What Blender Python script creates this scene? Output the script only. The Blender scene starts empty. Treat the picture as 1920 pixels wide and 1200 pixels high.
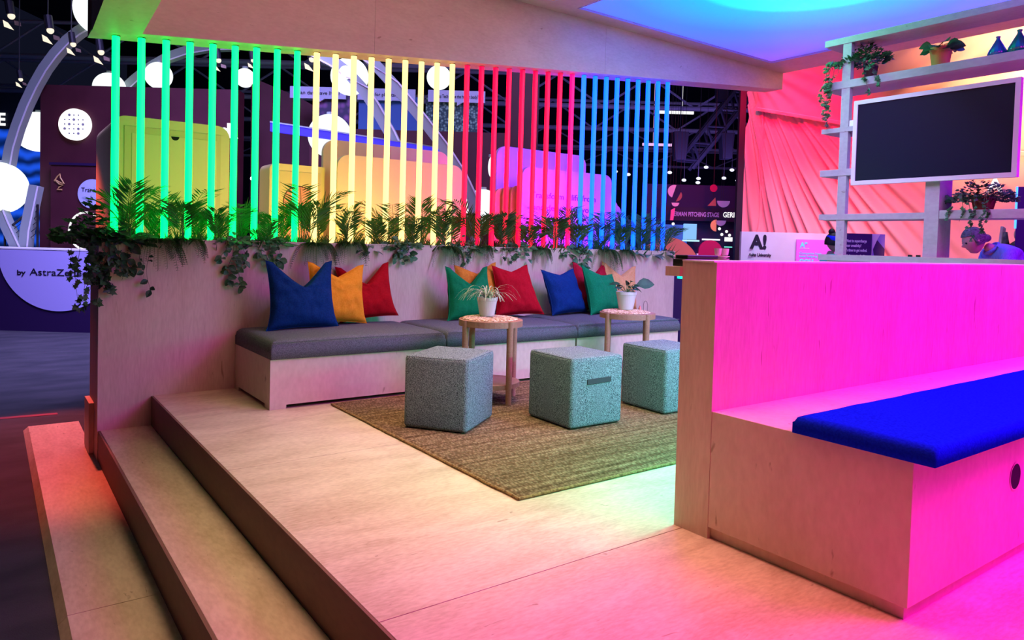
import bpy, bmesh, math, random
from mathutils import Vector, Matrix, noise
random.seed(7)
SC = bpy.context.scene
COL = SC.collection
PI = math.pi

# ------------------------------------------------------------------ camera
H = 1.10                                   # eye height above the deck (the hall floor is 0.43 lower)
AZ, PITCH, ROLL, FPX = math.radians(53.94), math.radians(1.86), math.radians(1.553), 1352.0
F_ = Vector((math.cos(AZ)*math.cos(PITCH), math.sin(AZ)*math.cos(PITCH), -math.sin(PITCH)))
R0 = Vector((math.sin(AZ), -math.cos(AZ), 0)); U0 = R0.cross(F_)
R_ = R0*math.cos(ROLL) + U0*math.sin(ROLL); U_ = R_.cross(F_)
cam = bpy.data.cameras.new('camera'); camo = bpy.data.objects.new('camera', cam); COL.objects.link(camo)
m = Matrix((R_, U_, -F_)).transposed().to_4x4(); m.translation = Vector((0, 0, H)); camo.matrix_world = m
cam.sensor_width = 36.0; cam.lens = 36.0*FPX/1920.0; cam.shift_y = -(600-501)/1920.0
cam.clip_start = 0.05; cam.clip_end = 200
SC.camera = camo

# ------------------------------------------------------------------ world, exposure
w = bpy.data.worlds.new('hall_darkness'); SC.world = w; w.use_nodes = True
w.node_tree.nodes['Background'].inputs[0].default_value = (0.10, 0.12, 0.30, 1)
w.node_tree.nodes['Background'].inputs[1].default_value = 0.045
SC.view_settings.view_transform = 'Standard'; SC.view_settings.look = 'None'
SC.view_settings.exposure = 0.0; SC.view_settings.gamma = 1.0; SC.view_settings.use_curve_mapping = False

# hall frame: the booths behind stand square to the viewing direction
HR = AZ - PI/2
S_ = Vector((math.sin(AZ), -math.cos(AZ), 0)); D_ = Vector((math.cos(AZ), math.sin(AZ), 0))
def hall(s, d, z=0.0): return S_*s + D_*d + Vector((0, 0, z))

def area(name, loc, target, size, size_y, energy, color, spread=180):
    l = bpy.data.lights.new(name, 'AREA'); l.shape = 'RECTANGLE'; l.size = size; l.size_y = size_y
    l.energy = energy; l.color = color; l.spread = math.radians(spread)
    o = bpy.data.objects.new(name, l); COL.objects.link(o); o.location = loc
    o.rotation_euler = (Vector(target)-Vector(loc)).to_track_quat('-Z', 'Y').to_euler()
    return o
def spot(name, loc, target, energy, color, angle=60, blend=0.6, radius=0.1):
    l = bpy.data.lights.new(name, 'SPOT'); l.energy = energy; l.color = color
    l.spot_size = math.radians(angle); l.spot_blend = blend; l.shadow_soft_size = radius
    o = bpy.data.objects.new(name, l); COL.objects.link(o); o.location = loc
    o.rotation_euler = (Vector(target)-Vector(loc)).to_track_quat('-Z', 'Y').to_euler()
    return o
# stage floodlights on the drape, then added area fills for the hall
spot('floodlight_on_drape', (9.2, 6.6, 3.9), (11.0, 7.2, 2.2), 560, (1.0, 0.0, 0.05), 120, 0.8, 0.2)
spot('floodlight_on_drape', (9.4, 3.9, 2.4), (11.2, 4.1, 3.2), 420, (1.0, 0.36, 0.14), 95, 0.9, 0.2)
spot('floodlight_on_drape', (9.6, 3.0, 3.2), (11.2, 3.2, 4.2), 900, (1.0, 0.50, 0.22), 120, 0.9, 0.2)
spot('floodlight_on_drape', (9.0, 3.9, 1.2), (11.2, 4.6, .6), 160, (1.0, 0.32, 0.24), 130, 0.8, 0.2)
area('added_hall_fill', hall(-4, 8, 6.5), hall(-5, 10.5, 0), 3, 3, 560, (0.42, 0.36, 1.0), 95)  # fill added to lift the desk, disc and arches
area('added_hall_fill', hall(1, 9, 6.5), hall(0, 13, 2), 3, 3, 200, (0.45, 0.42, 1.0), 110)
area('added_university_wall_fill', hall(4.0, 9.2, 3.3), hall(4.2, 11, 1.0), 1.2, 0.6, 22, (0.75, 0.68, 1.0), 80)  # fill added to lighten the exhibition wall

# ------------------------------------------------------------------ materials
def lin(c):
    if isinstance(c, str):
        c = [int(c[i:i+2], 16)/255 for i in (0, 2, 4)]
        c = [x/12.92 if x <= .04045 else ((x+.055)/1.055)**2.4 for x in c]
    return (c[0], c[1], c[2], 1)
MATS = {}
def mat(name, col, rough=0.6, col2=None, nscale=8, stretch=(1, 1, 1), amount=0.5, bump=0.0, bscale=None,
        metal=0.0, coat=0.0, spec=0.3, trans=0.0, detail=6, contrast=(0.35, 0.65), alpha=1.0, transmission=0.0):
    if name in MATS: return MATS[name]
    mt = bpy.data.materials.new(name); mt.use_nodes = True; nt = mt.node_tree; N = nt.nodes; L = nt.links
    b = N['Principled BSDF']; b.inputs['Roughness'].default_value = rough; b.inputs['Metallic'].default_value = metal
    b.inputs['Specular IOR Level'].default_value = spec; b.inputs['Coat Weight'].default_value = coat
    b.inputs['Transmission Weight'].default_value = transmission
    b.inputs['Base Color'].default_value = lin(col)
    if col2 is not None or bump:
        tc = N.new('ShaderNodeTexCoord'); mp = N.new('ShaderNodeMapping'); mp.inputs['Scale'].default_value = stretch
        L.new(tc.outputs['Object'], mp.inputs['Vector'])
        ns = N.new('ShaderNodeTexNoise'); ns.inputs['Scale'].default_value = nscale; ns.inputs['Detail'].default_value = detail
        L.new(mp.outputs[0], ns.inputs['Vector'])
        if col2 is not None:
            rp = N.new('ShaderNodeValToRGB'); rp.color_ramp.elements[0].position = contrast[0]; rp.color_ramp.elements[1].position = contrast[1]
            rp.color_ramp.elements[0].color = lin(col); rp.color_ramp.elements[1].color = lin(col2)
            L.new(ns.outputs['Fac'], rp.inputs['Fac']); L.new(rp.outputs['Color'], b.inputs['Base Color'])
        if bump:
            n2 = ns
            if bscale:
                n2 = N.new('ShaderNodeTexNoise'); n2.inputs['Scale'].default_value = bscale; L.new(mp.outputs[0], n2.inputs['Vector'])
            bp = N.new('ShaderNodeBump'); bp.inputs['Strength'].default_value = bump; bp.inputs['Distance'].default_value = 0.01
            L.new(n2.outputs['Fac'], bp.inputs['Height']); L.new(bp.outputs[0], b.inputs['Normal'])
    if trans:
        tr = N.new('ShaderNodeBsdfTranslucent'); mx = N.new('ShaderNodeMixShader'); mx.inputs[0].default_value = trans
        if col2 is not None: L.new(rp.outputs['Color'], tr.inputs['Color'])
        else: tr.inputs['Color'].default_value = lin(col)
        L.new(b.outputs[0], mx.inputs[1]); L.new(tr.outputs[0], mx.inputs[2]); L.new(mx.outputs[0], N['Material Output'].inputs['Surface'])
    MATS[name] = mt; return mt
def emit(name, col, strength=1.0):
    if name in MATS: return MATS[name]
    mt = bpy.data.materials.new(name); mt.use_nodes = True; N = mt.node_tree.nodes
    b = N['Principled BSDF']; b.inputs['Base Color'].default_value = (.02, .02, .02, 1); b.inputs['Roughness'].default_value = .5
    b.inputs['Emission Color'].default_value = lin(col); b.inputs['Emission Strength'].default_value = strength
    MATS[name] = mt; return mt
def plywood(name, c1, c2, stretch, fig=0.5, rough=0.5, scale=3.0):
    """birch ply: broad figure + fine fibre + small dark flecks"""
    mt = bpy.data.materials.new(name); mt.use_nodes = True; nt = mt.node_tree; N = nt.nodes; L = nt.links
    b = N['Principled BSDF']; b.inputs['Roughness'].default_value = rough; b.inputs['Specular IOR Level'].default_value = .3
    tc = N.new('ShaderNodeTexCoord'); mp = N.new('ShaderNodeMapping'); mp.inputs['Scale'].default_value = stretch
    L.new(tc.outputs['Object'], mp.inputs['Vector'])
    n1 = N.new('ShaderNodeTexNoise'); n1.inputs['Scale'].default_value = scale; n1.inputs['Detail'].default_value = 8; n1.inputs['Distortion'].default_value = 1.2
    n2 = N.new('ShaderNodeTexNoise'); n2.inputs['Scale'].default_value = scale*14; n2.inputs['Detail'].default_value = 4
    n3 = N.new('ShaderNodeTexNoise'); n3.inputs['Scale'].default_value = scale*6; n3.inputs['Detail'].default_value = 3; n3.inputs['Distortion'].default_value = .6
    for n in (n1, n2, n3): L.new(mp.outputs[0], n.inputs['Vector'])
    a = N.new('ShaderNodeMath'); a.operation = 'MULTIPLY'; a.inputs[1].default_value = fig; L.new(n1.outputs['Fac'], a.inputs[0])
    c = N.new('ShaderNodeMath'); c.operation = 'MULTIPLY_ADD'; c.inputs[1].default_value = 1-fig; L.new(n2.outputs['Fac'], c.inputs[0]); L.new(a.outputs[0], c.inputs[2])
    rp = N.new('ShaderNodeValToRGB'); rp.color_ramp.elements[0].position = .28; rp.color_ramp.elements[1].position = .62
    rp.color_ramp.elements[0].color = lin(c1); rp.color_ramp.elements[1].color = lin(c2); L.new(c.outputs[0], rp.inputs['Fac'])
    fl = N.new('ShaderNodeValToRGB'); fl.color_ramp.elements[0].position = .24; fl.color_ramp.elements[1].position = .30
    fl.color_ramp.elements[0].color = (.62, .55, .5, 1); fl.color_ramp.elements[1].color = (1, 1, 1, 1); L.new(n3.outputs['Fac'], fl.inputs['Fac'])
    mx = N.new('ShaderNodeMix'); mx.data_type = 'RGBA'; mx.blend_type = 'MULTIPLY'; mx.inputs['Factor'].default_value = 1
    L.new(rp.outputs[0], mx.inputs['A']); L.new(fl.outputs[0], mx.inputs['B']); L.new(mx.outputs['Result'], b.inputs['Base Color'])
    return mt

M_deck = plywood('birch_deck', 'b49a7c', 'e0ccb0', (.7, 2.0, 1), .55, .42)
M_step = plywood('birch_step', 'b49878', 'dcc6a8', (1.5, .5, 1), .6, .45)
M_wallply = plywood('birch_upright', 'c9ad97', 'dcc4ae', (2.2, 2.2, .35), .45, .5)
M_fascia = plywood('birch_fascia', 'c6ab96', 'd8c1ac', (.6, .6, 1.6), .55, .5)
M_bench = plywood('birch_bench', 'cdb6a0', 'dfcab4', (1, 1, .5), .5, .5)
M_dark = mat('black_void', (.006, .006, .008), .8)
M_shelf = plywood('pale_shelf', '9a9094', 'aca2a6', (1, .6, 1), .5, .5)
M_white = mat('white_paint', 'e8e6e4', .45)
M_soil = mat('dark_soil', (.015, .012, .01), .9, (.04, .03, .02), 60, bump=.5)
M_leafA = mat('palm_green', (.03, .12, .025), .45, (.10, .27, .05), 5, trans=.35)
M_leafB = mat('ivy_green', (.02, .07, .03), .4, (.06, .17, .06), 9, trans=.2)
M_leafC = mat('pothos_green', (.03, .12, .05), .35, (.12, .26, .11), 14, trans=.2)
M_leafD = mat('fern_green', (.03, .10, .025), .5, (.09, .20, .04), 8, trans=.25)
M_leafE = mat('striped_leaf', (.03, .10, .06), .35, (.22, .34, .24), 22, trans=.15)
M_stem = mat('green_stem', (.06, .12, .03), .6)
M_vine = mat('brown_vine', (.07, .05, .03), .7)
M_black = mat('black_plastic', (.012, .012, .014), .35, spec=.5)
M_metal = mat('dull_steel', (.35, .34, .36), .35, metal=.9)

# ------------------------------------------------------------------ mesh helpers
ORG = {}
FR = {}
def place(o, frame, org):
    o.location = hall(*org) if frame == 'H' else Vector(org)
    if frame == 'H': o.rotation_euler = (0, 0, HR)
    ORG[o.name] = Vector(org); FR[o.name] = frame
def tag(o, label=None, cat=None, group=None, kind=None):
    if label: o['label'] = label
    if cat: o['category'] = cat
    if group: o['group'] = group
    if kind: o['kind'] = kind
    return o
def thing(name, label, cat, org=(0, 0, 0), frame='W', group=None):
    o = bpy.data.objects.new(name, None); COL.objects.link(o); o.empty_display_size = .1
    place(o, frame, org); return tag(o, label, cat, group)
def copy_tree(o, parent=None):
    c = o.copy(); COL.objects.link(c); c.parent = parent
    for ch in list(o.children): copy_tree(ch, c)
    return c

class MB:
    def __init__(s): s.v = []; s.f = []
    def add(s, vs, fs):
        n = len(s.v); s.v += [tuple(v) for v in vs]; s.f += [tuple(i+n for i in f) for f in fs]; return s
    def box(s, x0, x1, y0, y1, z0, z1):
        vs = [(x, y, z) for z in (z0, z1) for y in (y0, y1) for x in (x0, x1)]
        return s.add(vs, [(0, 2, 3, 1), (4, 5, 7, 6), (0, 1, 5, 4), (2, 6, 7, 3), (0, 4, 6, 2), (1, 3, 7, 5)])
    def hexa(s, b, t):
        """bottom and top quads, same winding (counterclockwise from above)"""
        return s.add(list(b)+list(t), [(3, 2, 1, 0), (4, 5, 6, 7), (0, 1, 5, 4), (1, 2, 6, 5), (2, 3, 7, 6), (3, 0, 4, 7)])
    def prism(s, poly, axis, a0, a1):
        n = len(poly)
        def P(u, v, a): return {'x': (a, u, v), 'y': (u, a, v), 'z': (u, v, a)}[axis]
        vs = [P(u, v, a0) for u, v in poly]+[P(u, v, a1) for u, v in poly]
        return s.add(vs, [tuple(range(n))[::-1], tuple(range(n, 2*n))]+[(i, (i+1) % n, n+(i+1) % n, n+i) for i in range(n)])
    def cyl(s, p0, p1, r0, r1=None, n=12, cap=True):
        r1 = r0 if r1 is None else r1
        p0 = Vector(p0); p1 = Vector(p1); d = (p1-p0).normalized()
        a = d.orthogonal().normalized(); b = d.cross(a)
        vs = [p0+(a*math.cos(t)+b*math.sin(t))*r0 for t in [2*PI*i/n for i in range(n)]]
        vs += [p1+(a*math.cos(t)+b*math.sin(t))*r1 for t in [2*PI*i/n for i in range(n)]]
        fs = [(i, (i+1) % n, n+(i+1) % n, n+i) for i in range(n)]
        if cap: fs += [tuple(range(n))[::-1], tuple(range(n, 2*n))]
        return s.add(vs, fs)
    def lathe(s, prof, c=(0, 0, 0), n=24, rib=0, ribn=0):
        vs = []
        for r, z in prof:
            for i in range(n):
                t = 2*PI*i/n; rr = r*(1+rib*math.cos(ribn*t)); vs.append((c[0]+rr*math.cos(t), c[1]+rr*math.sin(t), c[2]+z))
        k = len(prof)
        fs = [(j*n+i, j*n+(i+1) % n, (j+1)*n+(i+1) % n, (j+1)*n+i) for j in range(k-1) for i in range(n)]
        fs += [tuple(range(n))[::-1], tuple(range((k-1)*n, k*n))]
        return s.add(vs, fs)
    def ball(s, c, r, nu=20, nv=12, sc=(1, 1, 1)):
        vs = [(c[0], c[1], c[2]-r*sc[2])]
        for j in range(1, nv):
            p = PI*j/nv
            for i in range(nu):
                t = 2*PI*i/nu; vs.append((c[0]+r*sc[0]*math.sin(p)*math.cos(t), c[1]+r*sc[1]*math.sin(p)*math.sin(t), c[2]-r*sc[2]*math.cos(p)))
        vs.append((c[0], c[1], c[2]+r*sc[2])); e = len(vs)-1
        fs = [(0, 1+(i+1) % nu, 1+i) for i in range(nu)]
        for j in range(nv-2):
            for i in range(nu): fs.append((1+j*nu+i, 1+j*nu+(i+1) % nu, 1+(j+1)*nu+(i+1) % nu, 1+(j+1)*nu+i))
        fs += [(e, 1+(nv-2)*nu+i, 1+(nv-2)*nu+(i+1) % nu) for i in range(nu)]
        return s.add(vs, fs)
    def tube(s, pts, r, n=6, r_end=None):
        pts = [Vector(p) for p in pts]; k = len(pts); vs = []
        for i, p in enumerate(pts):
            d = (pts[min(i+1, k-1)]-pts[max(i-1, 0)]).normalized(); a = d.cross(Vector((.31, .17, .93))).normalized(); b = d.cross(a)
            rr = r if r_end is None else r+(r_end-r)*i/(k-1)
            vs += [p+(a*math.cos(2*PI*j/n)+b*math.sin(2*PI*j/n))*rr for j in range(n)]
        fs = [(i*n+j, i*n+(j+1) % n, (i+1)*n+(j+1) % n, (i+1)*n+j) for i in range(k-1) for j in range(n)]
        fs += [tuple(range(n))[::-1], tuple(range((k-1)*n, k*n))]
        return s.add(vs, fs)
    def grid(s, fn, nu, nv):
        vs = [fn(i/nu, j/nv) for j in range(nv+1) for i in range(nu+1)]
        return s.add(vs, [(j*(nu+1)+i, j*(nu+1)+i+1, (j+1)*(nu+1)+i+1, (j+1)*(nu+1)+i) for j in range(nv) for i in range(nu)])
    def build(s, name, m, parent=None, frame=None, org=None, smooth=False, bevel=0, bseg=2):
        if parent is not None: o0 = ORG[parent.name]
        else:
            if org is None:
                xs = [v[0] for v in s.v]; ys = [v[1] for v in s.v]; zs = [v[2] for v in s.v]
                org = ((min(xs)+max(xs))/2, (min(ys)+max(ys))/2, min(zs))
            o0 = Vector(org)
        me = bpy.data.meshes.new(name); me.from_pydata([tuple(Vector(v)-o0) for v in s.v], [], s.f); me.update()
        o = bpy.data.objects.new(name, me); COL.objects.link(o)
        if isinstance(m, (list, tuple)):
            for x in m: me.materials.append(x)
        else: me.materials.append(m)
        if parent is None: place(o, frame or 'W', org)
        else:
            o.parent = parent; ORG[o.name] = o0; FR[o.name] = FR[parent.name]
        if smooth: me.shade_smooth()
        if bevel:
            md = o.modifiers.new('bevel', 'BEVEL'); md.width = bevel; md.segments = bseg; md.limit_method = 'ANGLE'; md.angle_limit = math.radians(40)
        return o

def rrect(x0, x1, z0, z1, r, corners=(1, 1, 1, 1), n=8):
    """corners: bottom-left, bottom-right, top-right, top-left"""
    pts = []
    for (cx, cz, a0, on, px, pz_) in ((x0+r, z0+r, PI, corners[0], x0, z0), (x1-r, z0+r, 1.5*PI, corners[1], x1, z0),
                                      (x1-r, z1-r, 0, corners[2], x1, z1), (x0+r, z1-r, .5*PI, corners[3], x0, z1)):
        if on: pts += [(cx+r*math.cos(a0+i*PI/2/n), cz+r*math.sin(a0+i*PI/2/n)) for i in range(n+1)]
        else: pts.append((px, pz_))
    return pts
def circ(cx, cz, r, n=32, a0=0, a1=2*PI):
    full = abs(a1-a0-2*PI) < 1e-6
    return [(cx+r*math.cos(a0+(a1-a0)*i/(n if full else n-1)), cz+r*math.sin(a0+(a1-a0)*i/(n if full else n-1))) for i in range(n)]

def text(body, size, m, parent, loc, rot=(PI/2, 0, 0), bold=0.0, width=None, align='LEFT', extrude=.002, name='lettering'):
    cu = bpy.data.curves.new('txt', 'FONT'); cu.body = body; cu.size = size; cu.offset = bold; cu.extrude = extrude; cu.align_x = align; cu.resolution_u = 3
    t = bpy.data.objects.new('txt', cu); COL.objects.link(t); dg = bpy.context.evaluated_depsgraph_get(); dg.update()
    me = bpy.data.meshes.new_from_object(t.evaluated_get(dg)); bpy.data.objects.remove(t); bpy.data.curves.remove(cu)
    sx = 1.0
    if width:
        xs = [v.co.x for v in me.vertices]; sx = width/(max(xs)-min(xs))
        if align == 'LEFT':
            for v in me.vertices: v.co.x -= min(xs)
    R = Matrix.Rotation(rot[2], 4, 'Z') @ Matrix.Rotation(rot[1], 4, 'Y') @ Matrix.Rotation(rot[0], 4, 'X')
    o0 = ORG[parent.name]
    for v in me.vertices: v.co = (R @ Vector((v.co.x*sx, v.co.y, v.co.z)))+Vector(loc)-o0
    me.materials.clear(); me.materials.append(m); me.name = name
    o = bpy.data.objects.new(name, me); COL.objects.link(o); o.parent = parent; ORG[o.name] = o0; FR[o.name] = FR[parent.name]
    return o

# ================================================================== SETTING
fl = mat('hall_carpet', (.030, .030, .036), .85, (.055, .05, .058), 2.2, (1, 2, 1), bump=.25, bscale=160)
f = MB().box(-14, 30, -6, 34, -.48, -.43).build('floor', fl); tag(f, 'dark grey hall floor around the wooden stand', kind='structure')
red = mat('red_tape', (.30, .04, .06), .6)
MB().hexa([(-3.0, 7.35, -.43), (.48, 7.05, -.43), (.48, 7.12, -.43), (-3.0, 7.43, -.43)], [(-3.0, 7.35, -.427), (.48, 7.05, -.427), (.48, 7.12, -.427), (-3.0, 7.43, -.427)]).build('floor_tape', red)
tag(bpy.data.objects['floor_tape'], 'dark red tape line across the grey hall floor on the left', 'tape')

hc = mat('hall_ceiling_dark', (.010, .022, .034), .9, (.02, .05, .05), 1.2, (1, 1, 1))
c = MB().box(-16, 16, 6, 30, 8.2, 8.3).build('ceiling', hc, frame='H'); tag(c, 'dark hall roof far above the stands', kind='structure')
wb = MB().box(-16, 16, 29.8, 30, -.48, 8.2).build('wall_back', mat('hall_back_wall', (.008, .012, .035), .9), frame='H'); tag(wb, 'dark far wall of the hall', kind='structure')

# ---------------- wooden platform with steps
pf = thing('wooden_platform', 'pale birch plywood platform with steps, under the whole seating area', 'platform', (.9, 1, -.43))
b = MB()
for y0, y1 in ((-3.0, -1.402), (-1.398, .238), (.242, 1.858), (1.862, 3.478), (3.482, 5.37)):
    b.box(.916, 8.6, y0, y1, -.018, 0)
b.build('deck', M_deck, pf)
MB().box(.93, 8.59, -3.0, 5.37, -.43, -.019).build('deck_base', mat('deck_core', (.10, .08, .06), .8), pf)
M_riser = plywood('shaded_riser', '6e4c40', '80594a', (1.5, .4, 1), .5, .5)  # step plywood darkened: the shade on the risers is put into the colour
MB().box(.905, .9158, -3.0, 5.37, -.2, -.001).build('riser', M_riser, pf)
MB().box(.603, .904, -3.0, 5.37, -.218, -.2).build('step', M_step, pf, bevel=.002)
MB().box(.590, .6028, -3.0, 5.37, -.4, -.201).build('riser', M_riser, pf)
MB().box(.604, .90, -3.0, 5.37, -.43, -.2185).build('step_core', M_dark, pf)
b = MB()
for y0, y1 in ((-3.0, .9), (.904, 3.24), (3.244, 6.6)): b.hexa([(.225, y0, -.43), (.5895 if y0 < 5 else .55, y0, -.43), (.5895, y1, -.43), (.225, y1, -.43)], [(.257, y0, -.4), (.5895, y0, -.4), (.5895, y1, -.4), (.257, y1, -.4)])
b.build('step', M_step, pf)

# ---------------- planter partition
pl = thing('planter_wall', 'pale plywood planter wall behind the bench with the light tubes', 'planter', (3.35, 5.6, -.4))
MB().box(.585, 6.125, 5.37, 5.388, -.4, 1.06).build('front_panel', M_wallply, pl)
MB().box(.585, 6.125, 5.80, 5.818, -.43, 1.06).build('back_panel', M_wallply, pl)
MB().box(.585, .603, 5.3885, 5.7995, -.43, 1.06).build('side_panel', M_wallply, pl)
MB().box(6.107, 6.125, 5.3885, 5.7995, -.43, 1.06).build('side_panel', M_wallply, pl)
MB().box(.604, 6.106, 5.389, 5.799, .90, .965).build('soil', M_soil, pl)
b = MB(); b.box(.583, 6.127, 5.366, 5.392, 1.0605, 1.068); b.box(.583, 6.127, 5.796, 5.822, 1.0605, 1.068); b.build('rim', M_wallply, pl)
MB().box(3.375, 3.377, 5.3690, 5.3705, 0, 1.06).build('panel_joint', M_dark, pl)
MB().box(.555, .5845, 5.55, 5.82, -.39, -.05).build('plinth', M_wallply, pl)

# ---------------- canopy
def zs(x): return 2.345+.0957*x
cn = thing('canopy', 'plywood canopy roof with sloping fascia and luminous ceiling panels over the seating', 'canopy', (4.2, 2.5, 2.4))
b = MB()
xs = [.536, 4.0, 8.0]
for i, (xa, xb) in enumerate(((.536, 2.494), (2.496, 4.994), (4.996, 8.0))):
    b.hexa([(xa, 5.37, zs(xa)), (xb, 5.37, zs(xb)), (xb, 5.388, zs(xb)), (xa, 5.388, zs(xa))], [(xa, 5.37, 3.309), (xb, 5.37, 3.309), (xb, 5.388, 3.309), (xa, 5.388, 3.309)])
b.build('fascia', M_fascia, cn)
xa, xb = .536, 8.0
MB().hexa([(xa, 5.3885, zs(xa)), (xb, 5.3885, zs(xb)), (xb, 5.60, zs(xb)), (xa, 5.60, zs(xa))], [(xa, 5.3885, zs(xa)+.015), (xb, 5.3885, zs(xb)+.015), (xb, 5.60, zs(xb)+.015), (xa, 5.60, zs(xa)+.015)]).build('soffit', M_fascia, cn)
MB().hexa([(xa, 5.6005, zs(xa)), (xb, 5.6005, zs(xb)), (xb, 5.615, zs(xb)), (xa, 5.615, zs(xa))], [(xa, 5.6005, 3.309), (xb, 5.6005, 3.309), (xb, 5.615, 3.309), (xa, 5.615, 3.309)]).build('outer_fascia', M_fascia, cn)
def zl(x, y): return zs(x)-.012+.088*(5.37-y)
xo, xi, y0, y1 = .536, .821, -3.0, 5.3695
MB().hexa([(xo, y0, zl(xo, y0)-.0), (xi, y0, zl(xi, y0)), (xi, y1, zl(xi, y1)), (xo, y1, zl(xo, y1))], [(xo, y0, 3.309), (xi, y0, 3.309), (xi, y1, 3.309), (xo, y1, 3.309)]).build('side_beam', M_fascia, cn)
# ceiling slab as a grid of battens with luminous panels between
PX = ((.95, 4.15), (4.44, 7.46)); PY = ((-3.0, .9), (1.25, 5.17))
b = MB()
b.box(.536, PX[0][0], -3.0, 5.615, 3.31, 3.36); b.box(PX[0][1], PX[1][0], -3.0, 5.615, 3.31, 3.36); b.box(PX[1][1], 8.0, -3.0, 5.615, 3.31, 3.36)
for (x0, x1) in PX:
    b.box(x0+.0005, x1-.0005, PY[0][1], PY[1][0], 3.31, 3.36); b.box(x0+.0005, x1-.0005, PY[1][1], 5.615, 3.31, 3.36)
b.build('ceiling_frame', M_fascia, cn)
M_rim = mat('panel_trim', (.55, .5, .5), .4)
b = MB()
for (x0, x1) in PX:
    for (y0, y1) in PY:
        b.box(x0, x0+.012, y0, y1, 3.304, 3.3095); b.box(x1-.012, x1, y0, y1, 3.304, 3.3095); b.box(x0+.012, x1-.012, y0, y0+.012, 3.304, 3.3095); b.box(x0+.012, x1-.012, y1-.012, y1, 3.304, 3.3095)
b.build('panel_trim', M_rim, cn)
def glow(name, center, stops, strength, radius):
    mt = bpy.data.materials.new(name); mt.use_nodes = True; N = mt.node_tree.nodes; L = mt.node_tree.links
    bs = N['Principled BSDF']; bs.inputs['Base Color'].default_value = (.05, .05, .05, 1)
    g = N.new('ShaderNodeNewGeometry'); d = N.new('ShaderNodeVectorMath'); d.operation = 'DISTANCE'; d.inputs[1].default_value = center
    L.new(g.outputs['Position'], d.inputs[0])
    mm = N.new('ShaderNodeMath'); mm.operation = 'DIVIDE'; mm.inputs[1].default_value = radius; L.new(d.outputs['Value'], mm.inputs[0])
    rp = N.new('ShaderNodeValToRGB'); L.new(mm.outputs[0], rp.inputs['Fac']); e = rp.color_ramp.elements
    e[0].position, e[0].color = stops[0][0], (*stops[0][1], 1); e[1].position, e[1].color = stops[-1][0], (*stops[-1][1], 1)
    for p, cc in stops[1:-1]: x = e.new(p); x.color = (*cc, 1)
    L.new(rp.outputs[0], bs.inputs['Emission Color']); bs.inputs['Emission Strength'].default_value = strength
    return mt
G_A = glow('colour_ceiling_blue', (5.35, 3.35, 3.31), [(0, (0, 5, .60)), (.20, (0, 2.4, .85)), (.34, (0, .58, 2.2)), (.55, (.06, .26, 4.0)), (.78, (.16, .15, 2.4)), (1, (.36, .10, 1.3))], 1.0, 2.9)
G_B = glow('colour_ceiling_peach', (2.4, 3.2, 3.31), [(0, (1, .60, .46)), (.5, (1, .46, .42)), (1, (1, .36, .46))], .88, 2.6)
G_C = glow('colour_ceiling_magenta', (7.2, -.2, 3.31), [(0, (.12, .0, 1)), (.35, (.42, .0, 1)), (.7, (.9, .0, .9)), (1, (1, .0, .65))], 13, 4.2)
G_D = glow('colour_ceiling_orange', (2.4, -1.0, 3.31), [(0, (1, .03, .30)), (.6, (1, .03, .32)), (1, (1, .04, .36))], 1.1, 3.2)
for (ix, iy, g) in ((1, 1, G_A), (0, 1, G_B), (1, 0, G_C), (0, 0, G_D)):
    MB().box(PX[ix][0]+.0005, PX[ix][1]-.0005, PY[iy][0]+.0005, PY[iy][1]-.0005, 3.33, 3.345).build('light_panel', g, cn)

# area lights added below the ceiling to colour deck, benches and pouffes
area('added_ceiling_fill_peach', (2.15, 3.2, 3.295), (2.1, 3.15, 0), 2.2, 3.0, 26, (1.0, .72, .47), 50)
area('added_ceiling_fill_rose', (1.9, .4, 3.30), (1.9, .8, 0), 1.6, 1.6, 27, (1.0, .08, .17), 75)
area('added_ceiling_fill_magenta', (3.7, -.1, 3.30), (3.4, .8, .2), 1.5, 1.5, 125, (1.0, .0, .85), 110)
area('added_ceiling_fill_lavender', (4.3, 2.9, 3.295), (5.3, 4.9, .5), .22, 2.2, 125, (.42, .38, 1.0), 120)
# red floodlight of the neighbouring stand, behind the left end of the planter
spot('red_floodlight', (.5, 8.6, 2.6), (.42, 6.1, -.4), 700, (1.0, .10, .06), 34, .5, .08)
# led strip under the bar ledge, washing the deck and the pouffes
area('ledge_strip_light', (3.80, 1.955, .972), (3.80, 2.35, 0), 3.0, .03, 56, (.0, 1.0, .78), 160)

# ---------------- light tubes
ORD = ['first', 'second', 'third', 'fourth', 'fifth', 'sixth', 'seventh', 'eighth', 'ninth']
TUBE = [('green', (0, 5.0, .48)), ('pale yellow', (2.5, 1.65, .50)), ('red', (2.6, .0, .09)), ('blue', (0, .32, 7.0))]
M_cap = mat('tube_clip', (.02, .02, .02), .5)
def tube_name(n): return f'{ORD[n % 9]} {TUBE[n//9][0]}'
for n in range(36):
    cname, colr = TUBE[n//9]
    if n == 26: colr = (5.0, 0, .30)
    X = .687+.1531*n; zt = zs(X)-.001
    t = thing('light_tube', f'glowing {cname} tube, {ORD[n%9]} {cname} one from the left, above the plants', 'light tube', (X, 5.485, .965), group=f'{cname} light tubes on the planter wall')
    M = emit(f'tube_{cname}_{int(n==26)}', colr, 1.0)
    MB().cyl((X, 5.485, .985), (X, 5.485, zt-.004), .0235, n=16).build('diffuser', M, t, smooth=False)
    MB().cyl((X, 5.485, .9655), (X, 5.485, .985), .026, n=12).build('end_cap', M_cap, t)
    MB().cyl((X, 5.485, zt-.004), (X, 5.485, zt), .026, n=12).build('end_cap', M_cap, t)

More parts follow.
